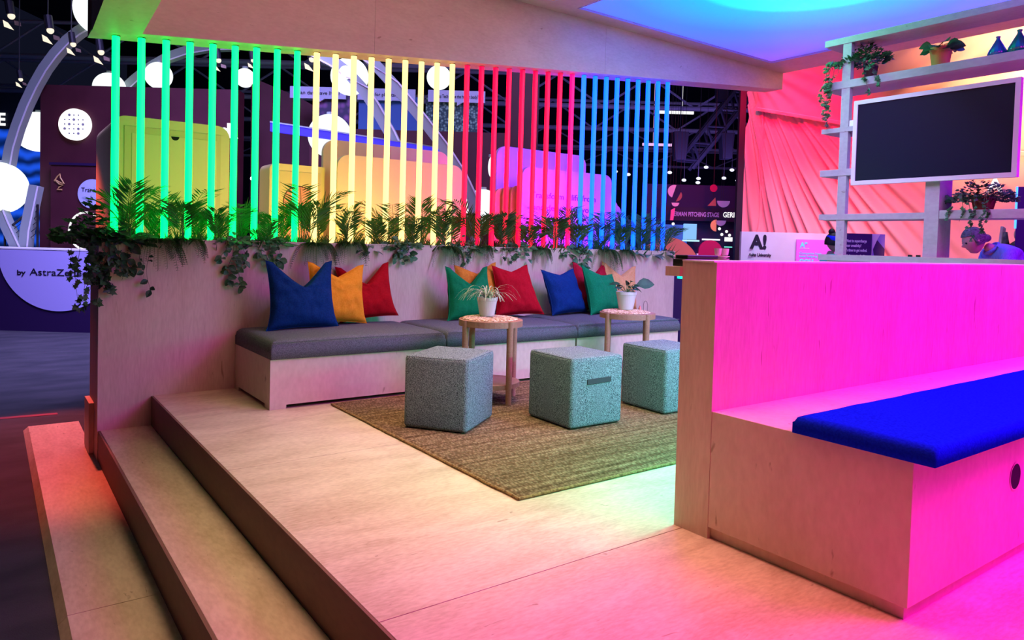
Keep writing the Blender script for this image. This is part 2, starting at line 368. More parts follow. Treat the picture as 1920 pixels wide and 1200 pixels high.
# ================================================================== PLANTS
def leaflet(mb, p, d, up, L, W):
    s = d.cross(up).normalized()*W*.5
    q = p+d*L*.45-up*L*.02; tip = p+d*L-up*L*.10
    mb.add([p, q+s, tip, q-s], [(0, 1, 2, 3)])
def frond(mb, stem, base, az, h, reach, n=14, ll=.085, lw=.011, t0=.3, droop=0.0):
    pts = []
    out = Vector((math.cos(az), math.sin(az), 0))
    for i in range(9):
        t = i/8; pts.append(base+Vector((0, 0, h*(t-.28*t*t*t-droop*t**4)))+out*reach*(t**1.7))
    stem.tube(pts, .0028, 4, .0012)
    for i in range(n):
        t = t0+(1-t0)*i/(n-1); k = min(int(t*8), 7); f_ = t*8-k; p = pts[k].lerp(pts[k+1], f_); tg = (pts[k+1]-pts[k]).normalized()
        side = tg.cross(Vector((0, 0, 1)))
        side = side.normalized() if side.length > .05 else Vector((-out.y, out.x, 0))
        L = ll*(.55+.9*math.sin(PI*min(1, (t-t0)/(1-t0)*.8+.15)))*random.uniform(.85, 1.1)
        for sg in (-1, 1):
            d = (side*sg*.8+tg*.75+Vector((0, 0, random.uniform(-.15, .1)))).normalized(); leaflet(mb, p, d, side.cross(tg)*1.0 if abs(tg.z) < .95 else Vector((0, 1, 0)), L, lw)
def palm_proto(seed, h, nf):
    random.seed(seed)
    t = thing('parlour_palm', 'x', 'plant', (0, 0, 0)); lf = MB(); st = MB()
    for k in range(nf):
        a = 2*PI*k/nf+random.uniform(-.5, .5); hh = h*random.uniform(.62, 1.05); r = h*random.uniform(.08, .46)
        b0 = Vector((random.uniform(-.025, .025), random.uniform(-.025, .025), 0))
        frond(lf, st, b0, a, hh, r, 14, h*.20, .0085, .36)
    st.build('stems', M_stem, t); lf.build('fronds', M_leafA, t); return t
PALMS = [palm_proto(11, .42, 8), palm_proto(23, .36, 8), palm_proto(35, .47, 8), palm_proto(47, .33, 7)]
used = [False]*4
def place_thing(protos, flags, k, loc, rz, s, label, group=None):
    o = protos[k] if not flags[k] else copy_tree(protos[k]); flags[k] = True
    o.location = loc; o.rotation_euler = (0, 0, rz); o.scale = (s, s, s); o['label'] = label
    if group: o['group'] = group
    return o
random.seed(5)
for n in range(35):
    X = .687+.1531*(n+.5)+random.uniform(-.03, .03)
    k = (n*3+n//4) % 4
    yy = 5.56 if n % 2 else 5.44
    sc_ = random.uniform(1.15, 1.6)
    gap = f'between the {tube_name(n)} and {tube_name(n+1)} tubes'
    place_thing(PALMS, used, k, (X, yy+random.uniform(-.01, .02), .966), random.uniform(0, 6.28), sc_, f'feathery palm {gap}', 'parlour palms in the planter')

def fern_proto(seed, nf, L):
    random.seed(seed); t = thing('boston_fern', 'x', 'plant', (0, 0, 0)); lf = MB(); st = MB()
    for k in range(nf):
        a = -PI/2+random.uniform(-1.25, 1.25) if k < nf*.75 else random.uniform(0, 6.28)
        out = Vector((math.cos(a), math.sin(a), 0)); ln = L*random.uniform(.7, 1.1); pts = []
        for i in range(11):
            u = i/10; pts.append(out*(ln*(.62*u**.8-.12*u*u))+Vector((0, 0, .10*math.sin(u*2.2)-ln*.72*max(0, u-.22)**1.35)))
        st.tube(pts, .002, 4, .001)
        for i in range(26):
            u = .1+.9*i/25; kk = min(int(u*10), 9); p = pts[kk].lerp(pts[kk+1], u*10-kk); tg = (pts[kk+1]-pts[kk]).normalized(); side = tg.cross(Vector((0, 0, 1))).normalized()
            W = .046*math.sin(PI*(u*.82+.14))+.007
            for sg in (-1, 1): leaflet(lf, p, (side*sg+tg*.25).normalized(), Vector((0, 0, 1)), W, .0125)
    st.build('stems', M_stem, t); lf.build('fronds', M_leafD, t); return t
FERNS = [fern_proto(3, 17, .44), fern_proto(9, 13, .34)]; fu = [False, False]
for i, (X, k, s, rz, lb) in enumerate(((.93, 0, 1.0, .1, 'boston fern drooping over the rim below the second green tube'), (1.12, 1, 1.0, .5, 'small boston fern on the rim beside the third green tube'),
        (2.05, 0, .95, -.1, 'boston fern drooping over the rim behind the yellow cushion'), (2.33, 1, 1.1, .3, 'boston fern hanging above the leftmost red cushion'), (3.22, 0, .85, .1, 'boston fern drooping over the rim above the panel joint'),
        (3.58, 1, 1.0, -.2, 'dark boston fern on the rim below the first red tubes'), (4.25, 1, .9, .2, 'small dark fern on the rim below the middle red tubes'), (5.08, 0, 1.0, 0, 'blue-lit boston fern hanging furthest down right of the green cushion'), (5.36, 1, .9, .4, 'small blue-lit fern below the middle blue tubes'))):
    place_thing(FERNS, fu, k, (X, 5.41, 1.02), rz, s, lb, 'boston ferns on the planter rim')

def blade(mb, p, d, nrm, L, W, fold=.25, tipb=1.0):
    """broad leaf with a midrib fold"""
    d = d.normalized(); s = d.cross(nrm).normalized(); up = s.cross(d).normalized()
    prof = ((.0, .02), (.18, .62), (.42, 1.0), (.68, .82), (.88, .4), (1.0, .02)); vs = []
    for u, wv in prof:
        c0 = p+d*L*u-up*L*.22*u*u; e = W*.5*wv; vs += [c0+s*e+up*e*fold, c0, c0-s*e+up*e*fold]
    fs = []
    for i in range(len(prof)-1): a = 3*i; fs += [(a, a+1, a+4, a+3), (a+1, a+2, a+5, a+4)]
    mb.add(vs, fs)
def ivyleaf(mb, p, d, nrm, L):
    d = d.normalized(); s = d.cross(nrm).normalized(); up = s.cross(d)
    pts = ((0, 0), (.15, .35), (-.05, .6), (.4, .42), (.55, .62), (.62, .28), (1.05, 0), (.62, -.28), (.55, -.62), (.4, -.42), (-.05, -.6), (.15, -.35))
    vs = [p+d*L*.35+up*L*.05]+[p+d*L*u+s*L*v*.85 for u, v in pts]
    mb.add(vs, [(0, 1+i, 1+(i+1) % 12) for i in range(12)])
def trailing(name, label, org, m, leafkind, strands, size, dens=26, mound=(.10, .06, .05), n_mound=60, frame='W', group=None, front=Vector((0, -1, 0)), fo=.045):
    """strands: list of (dx, dy start, length, sway)"""
    t = thing(name, label, 'plant', org, frame, group); lf = MB(); st = MB(); o = Vector(org)
    side = front.cross(Vector((0, 0, 1)))
    for (dx, ln, sway) in strands:
        pts = []; ph = random.uniform(0, 6)
        for i in range(13):
            u = i/12; pts.append(o+side*(-(dx+sway*u+.012*math.sin(ph+u*7)))+front*(.01+min(u*5, 1)*fo+.015*math.sin(ph*2+u*5))+Vector((0, 0, .06*math.sin(min(1, u*3)*PI)-ln*max(0, u-.08))))
        st.tube(pts, .0018, 4, .001)
        for i in range(int(dens*ln/.35)+3):
            u = random.uniform(.05, 1); k = min(int(u*12), 11); p = pts[k].lerp(pts[k+1], u*12-k)
            d = Vector((random.uniform(-1, 1), random.uniform(-1, 1), random.uniform(-.9, .25)))+front*.5
            nr = front+Vector((random.uniform(-.5, .5), random.uniform(-.3, .3), random.uniform(0, .8)))
            L = size*random.uniform(.6, 1.15)
            (blade(lf, p, d, nr, L, L*.72) if leafkind == 'round' else ivyleaf(lf, p, d, nr, L))
    for i in range(n_mound):
        a = random.uniform(0, 2*PI); r = random.random()**.5; p = o+Vector((math.cos(a)*r*mound[0], math.sin(a)*r*mound[1], random.uniform(.0, 1)*mound[2]*(1.2-r)))
        d = Vector((math.cos(a), math.sin(a), random.uniform(-.3, .7))); nr = Vector((0, 0, 1))+front*random.uniform(0, 1.3)+d*.2; L = size*random.uniform(.7, 1.3)
        (blade(lf, p, d, nr, L, L*.72) if leafkind == 'round' else ivyleaf(lf, p, d, nr, L))
    st.build('stems', M_vine, t); lf.build('leaves', m, t, smooth=False); return t
random.seed(12)
trailing('ivy_plant', 'large dark ivy spilling over the left end of the planter wall', (.585, 5.50, 1.03), M_leafB, 'ivy', [(-.14, .24, -.02), (-.11, .46, -.02), (-.07, .50, -.01), (-.05, .36, .0), (-.02, .44, .02), (.02, .30, .0), (.05, .36, .0), (.08, .22, .02), (.11, .26, .02)], .046, 17, (.24, .15, .27), 430, fo=.17)
trailing('rubber_leaf_plant', 'broad dark leaves hanging at the left corner of the planter rim', (.70, 5.40, 1.03), M_leafB, 'round', [(.05, .22, .02), (-.02, .18, 0), (-.07, .26, -.01), (-.12, .12, -.02)], .085, 12, (.17, .07, .12), 70)
trailing('string_vine', 'thin bare vine with few leaves hanging on the left part of the wall', (.86, 5.375, 1.05), M_leafB, 'round', [(.0, .38, .02), (-.03, .26, 0)], .05, 5, (.04, .02, .03), 8)
trailing('trailing_peperomia', 'long trailing plant with round leaves hanging above the blue cushion, left of it', (1.43, 5.385, 1.04), M_leafC, 'round', [(.02, .36, .0), (-.02, .30, -.02), (.05, .16, .03), (-.06, .14, -.03)], .06, 20, (.10, .04, .07), 40)
trailing('trailing_pothos', 'leafy pothos on the rim above the blue cushion', (1.70, 5.39, 1.04), M_leafC, 'round', [(.04, .16, .02), (-.01, .18, 0), (-.06, .13, -.02)], .06, 26, (.14, .05, .08), 60)
trailing('trailing_pothos', 'leafy pothos on the rim above the gap right of the leftmost red cushion', (2.78, 5.39, 1.04), M_leafC, 'round', [(.04, .12, .02), (-.01, .15, 0), (-.06, .10, -.02)], .062, 26, (.16, .05, .09), 70)
trailing('trailing_pothos', 'dark pothos with one short strand on the rim under the last yellow tubes', (3.36, 5.39, 1.04), M_leafC, 'round', [(.02, .24, .02), (-.05, .10, -.02)], .05, 16, (.16, .05, .10), 60)
trailing('trailing_pothos', 'dark pothos on the rim below the fifth and sixth red tubes', (4.0, 5.39, 1.04), M_leafC, 'round', [(.04, .09, .02), (-.05, .12, -.02)], .05, 20, (.18, .05, .08), 60)
trailing('trailing_peperomia', 'blue-lit trailing plant with round leaves hanging above the right blue cushion', (4.72, 5.385, 1.04), M_leafC, 'round', [(.02, .34, .0), (-.03, .18, -.03), (.06, .12, .02)], .07, 14, (.12, .05, .08), 36)
trailing('ivy_plant', 'small ivy on the rim below the fourth red tube', (3.82, 5.39, 1.03), M_leafB, 'ivy', [(.03, .1, .02), (-.03, .08, 0)], .035, 20, (.14, .05, .07), 60)
def broadleaf(name, label, org, m, n, L, W, spread=1.0, up=.6, frame='W', group=None, face=None):
    t = thing(name, label, 'plant', org, frame, group); lf = MB(); st = MB(); o = Vector(org)
    for i in range(n):
        a = 2*PI*i/n+random.uniform(-.4, .4); el = random.uniform(.15, 1)*up; r = L*.45*spread*random.uniform(.5, 1)
        d = Vector((math.cos(a), math.sin(a), el)); p = o+Vector((math.cos(a)*r, math.sin(a)*r, L*el*.8*random.uniform(.6, 1.2)))
        st.tube([o, o.lerp(p, .5)+Vector((0, 0, .02)), p], .0022, 5); blade(lf, p, Vector((d.x, d.y, d.z*.3-.15)), Vector((0, 0, 1)) if face is None else Vector(face)+Vector((random.uniform(-.4, .4), random.uniform(-.4, .4), .5)), L*random.uniform(.75, 1.1), W)
    st.build('stems', M_stem, t); lf.build('leaves', m, t, smooth=True); return t
broadleaf('calathea', 'striped calathea in blue light near the right end of the planter', (5.52, 5.42, 1.0), M_leafE, 16, .12, .06)
broadleaf('calathea', 'striped calathea hanging over the rim under the last blue tubes', (5.76, 5.41, 1.0), M_leafE, 14, .14, .065, 1.1, .4)
broadleaf('calathea', 'broad dark leaves at the far right corner of the planter', (5.98, 5.44, 1.0), M_leafB, 16, .15, .07, 1.1, .7)
broadleaf('calathea', 'striped calathea with a pointed drooping leaf above the leftmost red cushion', (2.50, 5.43, 1.0), M_leafE, 14, .13, .045, 1.0, .5)
broadleaf('calathea', 'dark leafy plant on the rim right of the first pothos', (1.55, 5.44, 1.0), M_leafC, 14, .11, .045, 1.0, .8)
broadleaf('calathea', 'dark leafy plant on the rim below the first red tube', (3.46, 5.43, 1.0), M_leafB, 14, .11, .05, 1.0, .6)
broadleaf('calathea', 'dark leafy plant on the rim below the last red tube', (4.55, 5.43, 1.0), M_leafB, 14, .11, .05, 1.0, .6)
# low moss-like ground cover between the plants
gm = MB(); random.seed(77)
for i in range(5200):
    p = Vector((random.uniform(.63, 6.08), random.uniform(5.40, 5.78), .966)); a = random.uniform(0, 6.28)
    d = Vector((math.cos(a)*.6, math.sin(a)*.6, random.uniform(.5, 1.3))).normalized(); leaflet(gm, p, d, Vector((math.sin(a), -math.cos(a), .2)), random.uniform(.08, .24), .014)
tag(gm.build('ground_foliage', M_leafD), 'low dense green foliage covering the soil of the planter', 'foliage', kind='stuff')

# ================================================================== SEATING
M_seat = mat('grey_wool', (.085, .095, .105), .85, (.16, .17, .19), 150, bump=.3, spec=.1)
BX = ((1.452, 2.722), (2.742, 4.004), (4.024, 5.288))
names = ('leftmost', 'middle', 'rightmost')
def base_bm(x0, x1):
    b = MB(); y0, y1 = 4.567, 5.366
    z1 = .322
    fr = [(x0, 0), (x0+.105, 0), (x0+.107, .026), (x1-.107, .026), (x1-.105, 0), (x1, 0), (x1, z1), (x0, z1)]
    b.prism(fr, 'y', y0, y0+.018)
    b.prism([(y0+.0185, 0), (y0+.10, 0), (y0+.102, .026), (y1-.10, .026), (y1-.098, 0), (y1, 0), (y1, z1), (y0+.0185, z1)], 'x', x0, x0+.018)
    b.prism([(y0+.0185, 0), (y0+.10, 0), (y0+.102, .026), (y1-.10, .026), (y1-.098, 0), (y1, 0), (y1, z1), (y0+.0185, z1)], 'x', x1-.018, x1)
    b.box(x0+.0185, x1-.0185, y0+.0185, y1, .30, z1)
    return b
def cushion(x0, x1, y0, y1, z0, z1, crown=.016, r=.055):
    b = MB(); nx, ny = 36, 24
    def top(u, v):
        X = x0+(x1-x0)*u; Y = y0+(y1-y0)*v
        ed = min(X-x0, x1-X, Y-y0, y1-Y); k = min(1, ed/r)
        z = z1-r*(1-math.sqrt(max(0, 1-(1-k)**2)))+crown*(math.sin(PI*u)*math.sin(PI*v))**.6-.0+.003*noise.noise((X*6, Y*6, 1))
        return (X, Y, z)
    us = [0, .006, .014, .026]+[.05+.9*i/28 for i in range(29)]+[.974, .986, .994, 1]
    vs_ = [0, .012, .03, .05]+[.09+.82*i/16 for i in range(17)]+[.95, .97, .988, 1]
    V = [top(u, v) for v in vs_ for u in us]; nu, nv = len(us), len(vs_); F = [(j*nu+i, j*nu+i+1, (j+1)*nu+i+1, (j+1)*nu+i) for j in range(nv-1) for i in range(nu-1)]
    ring = [i for i in range(nu)]+[j*nu+nu-1 for j in range(1, nv)]+[(nv-1)*nu+i for i in range(nu-2, -1, -1)]+[j*nu for j in range(nv-2, 0, -1)]
    n = len(V); cxm, cym = (x0+x1)/2, (y0+y1)/2
    V += [(V[i][0], V[i][1], z0) for i in ring]; k = len(ring)
    F += [(ring[(i+1) % k], ring[i], n+i, n+(i+1) % k) for i in range(k)]+[tuple(n+i for i in range(k))[::-1]]
    return b.add(V, F)
for i, (x0, x1) in enumerate(BX):
    bb = base_bm(x0, x1).build('plywood_bench', M_bench); tag(bb, f'{names[i]} plywood bench base with cut-out feet against the planter wall', 'bench', 'plywood bench bases')
    t = thing('seat_cushion', f'{names[i]} thick grey wool seat cushion on the plywood bench', 'seat cushion', ((x0+x1)/2, 4.96, .323), group='grey seat cushions')
    cushion(x0-.002, x1+.010, 4.552, 5.364, .3235, .442).build('pad', M_seat, t, smooth=False)
    # piping along the top front edge
    MB().tube([(x0+.012, 4.556, .431), ((x0+x1)/2, 4.553, .436), (x1-.004, 4.556, .431)], .0035, 6).build('piping', M_seat, t)
for o in bpy.data.objects:
    if o.name.startswith('pad'): o.data.shade_smooth()

def pillow(label, colr, col2, S, cx, cy, cz, yaw, lean, roll, chop=.28, seed=1, th=.088, squash=.0, skew=0, taper=0, group='scatter cushions on the bench'):
    random.seed(seed); m = mat(f'cotton_{colr}', colr, .85, col2, 90, bump=.15, spec=.12)
    t = thing('scatter_cushion', label, 'cushion', (cx, cy, cz), group=group)
    b = MB(); n = 34
    def pt(u, v, sg):
        a, c = u*2-1, v*2-1                      # -1..1
        ea = 1-a*a; ec = 1-c*c
        x = a*(1-.085*ec**.8*1.0)*S*.5; z = c*(1-.085*ea**.8)*S*.5
        x += .0; top = max(0, c)
        dz = -chop*S*max(0, 1-abs(a)*1.25)*top**1.5   # karate chop
        dz -= .05*S*max(0, 1-abs(a)*.9)*top
        z += dz; x += a*.05*S*max(0, -c)**3+skew*S*(c+1)*.5; x -= a*S*.5*taper*(c+1)*.5
        z -= squash*S*.3*top*(a+1)*.5
        t_ = th*(max(0, ea)**.42)*(max(0, ec)**.42)*(1+.35*max(0, -c)-.25*top)
        wr = .010*noise.noise((a*2.3+seed, c*3.1, sg*2+seed))+.006*noise.noise((a*7+seed, c*4+2, sg))
        fold = .012*math.sin((c*9+a*3)+seed)*max(0, abs(a)-.45)
        y = sg*(t_+(wr+fold)*min(1, 4*ea*ec))
        y -= .02*max(0, 1-abs(a)*1.4)*top
        return Vector((x, y, z+S*.5))
    R = Matrix.Rotation(yaw, 3, 'Z') @ Matrix.Rotation(lean, 3, 'X') @ Matrix.Rotation(roll, 3, 'Y')
    o = Vector((cx, cy, cz))
    for sg in (-1, 1):
        V = [pt(i/n, j/n, sg) for j in range(n+1) for i in range(n+1)]
        F = [(j*(n+1)+i, j*(n+1)+i+1, (j+1)*(n+1)+i+1, (j+1)*(n+1)+i) for j in range(n) for i in range(n)]
        if sg > 0: F = [f_[::-1] for f_ in F]
        b.add([R @ v+o for v in V], F)
    zmin = min(v[2] for v in b.v); b.v = [(v[0], v[1], v[2]-zmin+cz) for v in b.v]
    ob = b.build('cover', m, t, smooth=True)
    # seam piping around the edge
    ring = [(i/20, 0) for i in range(20)]+[(1, i/20) for i in range(20)]+[(1-i/20, 1) for i in range(20)]+[(0, 1-i/20) for i in range(21)]
    e = MB(); e.tube([(R @ (pt(u, v, 0)))+o+Vector((0, 0, cz-zmin)) for u, v in ring], .0042, 5); e.build('seam', m, t)
    return t
SZ = .457
pillow('large blue cushion, leftmost on the bench', '052a5e', '08346e', .50, 1.835, 5.03, SZ-.01, .06, -.20, 0, .34, 1)
pillow('yellow-orange cushion behind the large blue one', 'e8941c', 'f0a02c', .46, 2.13, 5.145, SZ-.005, .08, -.16, .05, .16, 2)
pillow('red cushion right of the yellow one in the left cluster', '9c0612', 'ae0a18', .44, 2.44, 5.235, SZ-.005, -.10, -.20, -.10, .30, 3)
pillow('green cushion behind the spider plant, middle cluster', '087040', '0c7c48', .45, 3.29, 5.08, SZ, .10, -.18, 0, .30, 4)
pillow('orange cushion mostly hidden behind the middle green one', 'd07a24', 'dc8830', .45, 3.49, 5.25, SZ, .05, -.12, -.06, .12, 5)
pillow('red cushion right of the spider plant, middle cluster', 'a8061a', 'b60c22', .46, 3.82, 5.10, SZ, -.12, -.22, -.03, .06, 6, skew=-.12, taper=.22)
pillow('dark blue cushion at the left of the right cluster', '072a66', '0a3474', .43, 4.40, 5.10, SZ, .10, -.26, -.02, .06, 7, skew=-.16)
pillow('red cushion behind the green one in the right cluster', 'a00e28', 'ae1832', .48, 4.80, 5.23, SZ, .10, -.14, .02, .24, 8)
pillow('green cushion in front of the right cluster', '087648', '0c8252', .48, 4.79, 5.02, SZ, .22, -.24, -.02, .04, 9, squash=.75, skew=-.06)
pillow('peach-coloured cushion at the right end behind the potted plant', 'd89860', 'e0a470', .45, 5.16, 5.24, SZ, -.05, -.14, .1, .20, 10)

# ---------------- rug
rg = MB(); x0, x1, y0, y1 = 1.845, 4.85, 2.44, 4.52; nr = 210; nc = 90
def rugpt(u, v):
    X = x0+(x1-x0)*u; Y = y0+(y1-y0)*v
    X += (.008*noise.noise((0, Y*7, 3)) if u < .01 else 0); Y += .006*noise.noise((X*2, v*3, 5))
    z = .009+.0035*abs(math.sin(v*PI*52))+.0015*noise.noise((X*20, Y*60, 0))
    if u in (0, 1) or v in (0, 1): z = .0006
    return (X, Y, z)
rg.grid(rugpt, nc, nr)
def jute():
    mt = bpy.data.materials.new('jute_braid'); mt.use_nodes = True; N = mt.node_tree.nodes; L = mt.node_tree.links; b = N['Principled BSDF']; b.inputs['Roughness'].default_value = .95; b.inputs['Specular IOR Level'].default_value = .05
    tc = N.new('ShaderNodeTexCoord'); mp = N.new('ShaderNodeMapping'); mp.inputs['Scale'].default_value = (90, 50, 1); L.new(tc.outputs['Object'], mp.inputs[0])
    vo = N.new('ShaderNodeTexVoronoi'); vo.inputs['Scale'].default_value = 1; L.new(mp.outputs[0], vo.inputs['Vector'])
    mp2 = N.new('ShaderNodeMapping'); mp2.inputs['Scale'].default_value = (.8, 30, 1); L.new(tc.outputs['Object'], mp2.inputs[0])
    ns = N.new('ShaderNodeTexNoise'); ns.inputs['Scale'].default_value = 1; ns.inputs['Detail'].default_value = 3; L.new(mp2.outputs[0], ns.inputs['Vector'])
    rp = N.new('ShaderNodeValToRGB'); rp.color_ramp.elements[0].position = .3; rp.color_ramp.elements[1].position = .7
    rp.color_ramp.elements[0].color = lin('735a42'); rp.color_ramp.elements[1].color = lin('a98c6c'); L.new(ns.outputs['Fac'], rp.inputs[0])
    r2 = N.new('ShaderNodeValToRGB'); r2.color_ramp.elements[0].position = .1; r2.color_ramp.elements[1].position = .7; r2.color_ramp.elements[0].color = (1, 1, 1, 1); r2.color_ramp.elements[1].color = (.42, .38, .33, 1); L.new(vo.outputs['Distance'], r2.inputs[0])
    mx = N.new('ShaderNodeMix'); mx.data_type = 'RGBA'; mx.blend_type = 'MULTIPLY'; mx.inputs['Factor'].default_value = 1; L.new(rp.outputs[0], mx.inputs['A']); L.new(r2.outputs[0], mx.inputs['B']); L.new(mx.outputs['Result'], b.inputs['Base Color'])
    bp = N.new('ShaderNodeBump'); bp.inputs['Strength'].default_value = .8; bp.inputs['Distance'].default_value = .004; bp.invert = True; L.new(vo.outputs['Distance'], bp.inputs['Height']); L.new(bp.outputs[0], b.inputs['Normal'])
    return mt
M_jute = jute()
rt = thing('jute_rug', 'braided natural jute rug on the deck under the pouffes', 'rug', (3.35, 3.48, .0005))
rg.build('woven_field', M_jute, rt)
M_jedge = mat('jute_edge', '6f5436', .95, 'a88858', 70, bump=.6)
rr = []
for (ax, ay, bx, by) in ((x0, y0, x1, y0), (x1, y0, x1, y1), (x1, y1, x0, y1), (x0, y1, x0, y0)):
    for i in range(40):
        u = i/40; rr.append((ax+(bx-ax)*u+.006*noise.noise((u*14, ax, 1)), ay+(by-ay)*u+.006*noise.noise((u*14, ay, 4)), .008))
rr.append(rr[0]); MB().tube(rr, .0075, 7).build('bound_edge', M_jedge, rt)

# ---------------- pouffes
M_pouf = mat('melange_wool', (.03, .045, .05), .9, (.34, .43, .44), 260, bump=.35, spec=.05, detail=2, contrast=(.36, .66))
def pouf(label, corner, ax, lx, ly, h):
    cx, cy = corner; u = Vector((math.cos(ax), math.sin(ax), 0)); v = Vector((-math.sin(ax), math.cos(ax), 0))
    t = thing('cube_pouffe', label, 'pouffe', (cx, cy, .0135), group='grey wool cube pouffes on the rug')
    P = lambda a, b_, z: Vector((cx, cy, z))+u*a+v*b_
    b = MB(); b.hexa([P(0, 0, .014), P(lx, 0, .014), P(lx, ly, .014), P(0, ly, .014)], [P(0, 0, h), P(lx, 0, h), P(lx, ly, h), P(0, ly, h)])
    o = b.build('body', M_pouf, t, smooth=True)
    md = o.modifiers.new('bevel', 'BEVEL'); md.width = .026; md.segments = 5; md.limit_method = 'NONE'
    e = MB(); q = .008; hh = h-q
    ring = [P(q, .02, hh), P(.02, q, hh), P(lx-.02, q, hh), P(lx-q, .02, hh), P(lx-q, ly-.02, hh), P(lx-.02, ly-q, hh), P(.02, ly-q, hh), P(q, ly-.02, hh), P(q, .02, hh)]
    e.tube(ring, .0035, 6); e.build('seam', M_pouf, t)
    return t, P
pouf('grey wool cube pouffe turned at an angle, leftmost of the three', (2.197, 3.412), math.radians(36), .45, .40, .438)
t2, P2_ = pouf('wool cube pouffe with a dark handle tag, middle of the three', (2.772, 3.182), math.radians(-1), .415, .43, .436)
b = MB(); M_tag = mat('charcoal_leather', (.05, .05, .055), .6)
hx = [P2_(.12, -.004, .305), P2_(.31, -.004, .307)]
b.hexa([P2_(.12, -.006, .272), P2_(.31, -.006, .277), P2_(.31, .001, .277), P2_(.12, .001, .272)], [P2_(.12, -.006, .304), P2_(.31, -.006, .308), P2_(.31, .001, .308), P2_(.12, .001, .304)])
b.build('handle_tag', M_tag, t2, bevel=.001)
pouf('wool cube pouffe partly hidden by the counter end, rightmost of the three', (3.564, 3.165), math.radians(-1), .415, .42, .438)

# ---------------- side tables
M_tab = plywood('table_wood', '9a6a54', 'b08468', (3, .6, 3), .5, .5)
M_mat_ = mat('woven_seagrass', 'a87a58', .9, 'f0d2b0', 70, bump=1.0, contrast=(.42, .58))
def side_table(label, cx, cy, rot, zt=.575, r=.222):
    t = thing('side_table', label, 'table', (cx, cy, .0135), group='round side tables')
    b = MB(); b.lathe([(r-.012, zt-.045), (r, zt-.043), (r, zt-.002), (r-.004, zt)], (cx, cy, 0), 40); b.build('table_top', M_tab, t)
    for k in range(4):
        a = rot+k*PI/2; lx, ly = cx+(r-.008)*math.cos(a), cy+(r-.008)*math.sin(a)
        MB().cyl((lx, ly, .014), (lx, ly, zt+.001), .020, .0225, 16).build('leg', M_tab, t)
    b = MB(); b.lathe([(r-.03, .115), (r-.012, .118), (r-.012, .148), (r-.02, .150)], (cx, cy, 0), 40); b.build('lower_shelf', M_tab, t)
    return t
def placemat(label, cx, cy, z, r=.192):
    b = MB(); n = 96
    rings = [(0.0, .010), (.2, .013), (.35, .010), (.5, .013), (.65, .010), (.8, .013), (.93, .010), (1.0, .004)]
    V = []
    for k, (q, h) in enumerate(rings):
        for i in range(n):
            a = 2*PI*i/n; rr_ = r*q*(1+(.035*math.sin(i*PI/2+k) if k > 3 else .01*math.sin(i*PI/2))); V.append((cx+rr_*math.cos(a), cy+rr_*math.sin(a), z+h+.002*math.sin(i*PI/2+k*1.5)))
    F = [(k*n+i, k*n+(i+1) % n, (k+1)*n+(i+1) % n, (k+1)*n+i) for k in range(len(rings)-1) for i in range(n)]
    V += [(cx+r*math.cos(2*PI*i/n), cy+r*math.sin(2*PI*i/n), z) for i in range(n)]; k = len(rings)
    F += [((k-1)*n+i, (k-1)*n+(i+1) % n, k*n+(i+1) % n, k*n+i) for i in range(n)]+[tuple(k*n+i for i in range(n))[::-1]]
    b.add(V, F); o = b.build('woven_placemat', M_mat_); return tag(o, label, 'placemat', 'woven placemats on the side tables')
side_table('round wooden side table between the first and second pouffe', 2.827, 4.115, math.radians(-86.6))
side_table('round wooden side table with the broad-leaf plant, behind the pouffes on the right', 4.17, 4.13, 0)
placemat('woven straw placemat under the spider plant', 2.82, 4.12, .5765)
placemat('woven straw placemat under the right white pot', 4.16, 4.14, .5765)
M_pot = mat('white_ceramic', 'cfc8c2', .35, spec=.5)
def flowerpot(label, cx, cy, z, h, rt_, rb):
    t = thing('flower_pot', label, 'flower pot', (cx, cy, z))
    b = MB(); b.lathe([(rb*.9, 0), (rb, .004), (rb+(rt_-rb)*.85, h*.82), (rt_, h*.84), (rt_*1.01, h), (rt_*.9, h), (rt_*.86, h*.86)], (cx, cy, z), 32); b.build('pot', M_pot, t, smooth=False)
    MB().lathe([(.001, h*.84), (rt_*.87, h*.87)], (cx, cy, z), 24).build('soil', M_soil, t); return t
flowerpot('white pot of the spider plant on the left side table', 2.83, 4.17, .590, .132, .072, .052)
flowerpot('white pot of the broad-leaf plant on the right side table', 4.21, 4.19, .590, .146, .083, .058)
M_spider = mat('spider_leaf', (.16, .30, .12), .45, (.62, .68, .5), 70, (1, 1, 1), trans=.2)
t = thing('spider_plant', 'spider plant with thin arching striped leaves on the left side table', 'plant', (2.83, 4.17, .71)); lf = MB(); random.seed(31)
for i in range(58):
    a = random.uniform(0, 2*PI); L = random.uniform(.10, .27); o = Vector((2.83, 4.17, .700)); out = Vector((math.cos(a), math.sin(a), 0)); s = Vector((-out.y, out.x, 0)); pts = []
    rise = random.uniform(.5, 1.1)
    for k in range(7):
        u = k/6; pts.append(o+out*L*(.15+u*.85)*min(1, .5+u)+Vector((0, 0, L*rise*(1.55*u-1.55*u*u)+.01)))
    V = []
    for k, p in enumerate(pts): wv = .0045*(1-.8*(k/6)**2); V += [p-s*wv, p+s*wv]
    lf.add(V, [(2*k, 2*k+1, 2*k+3, 2*k+2) for k in range(6)])
lf.build('leaves', M_spider, t)
t = thing('potted_anthurium', 'dark glossy plant with one big leaf to the right on the right side table', 'plant', (4.21, 4.19, .73)); lf = MB(); st = MB(); random.seed(8)
o = Vector((4.21, 4.19, .722)); rt3 = Vector((.75, -.66, 0))
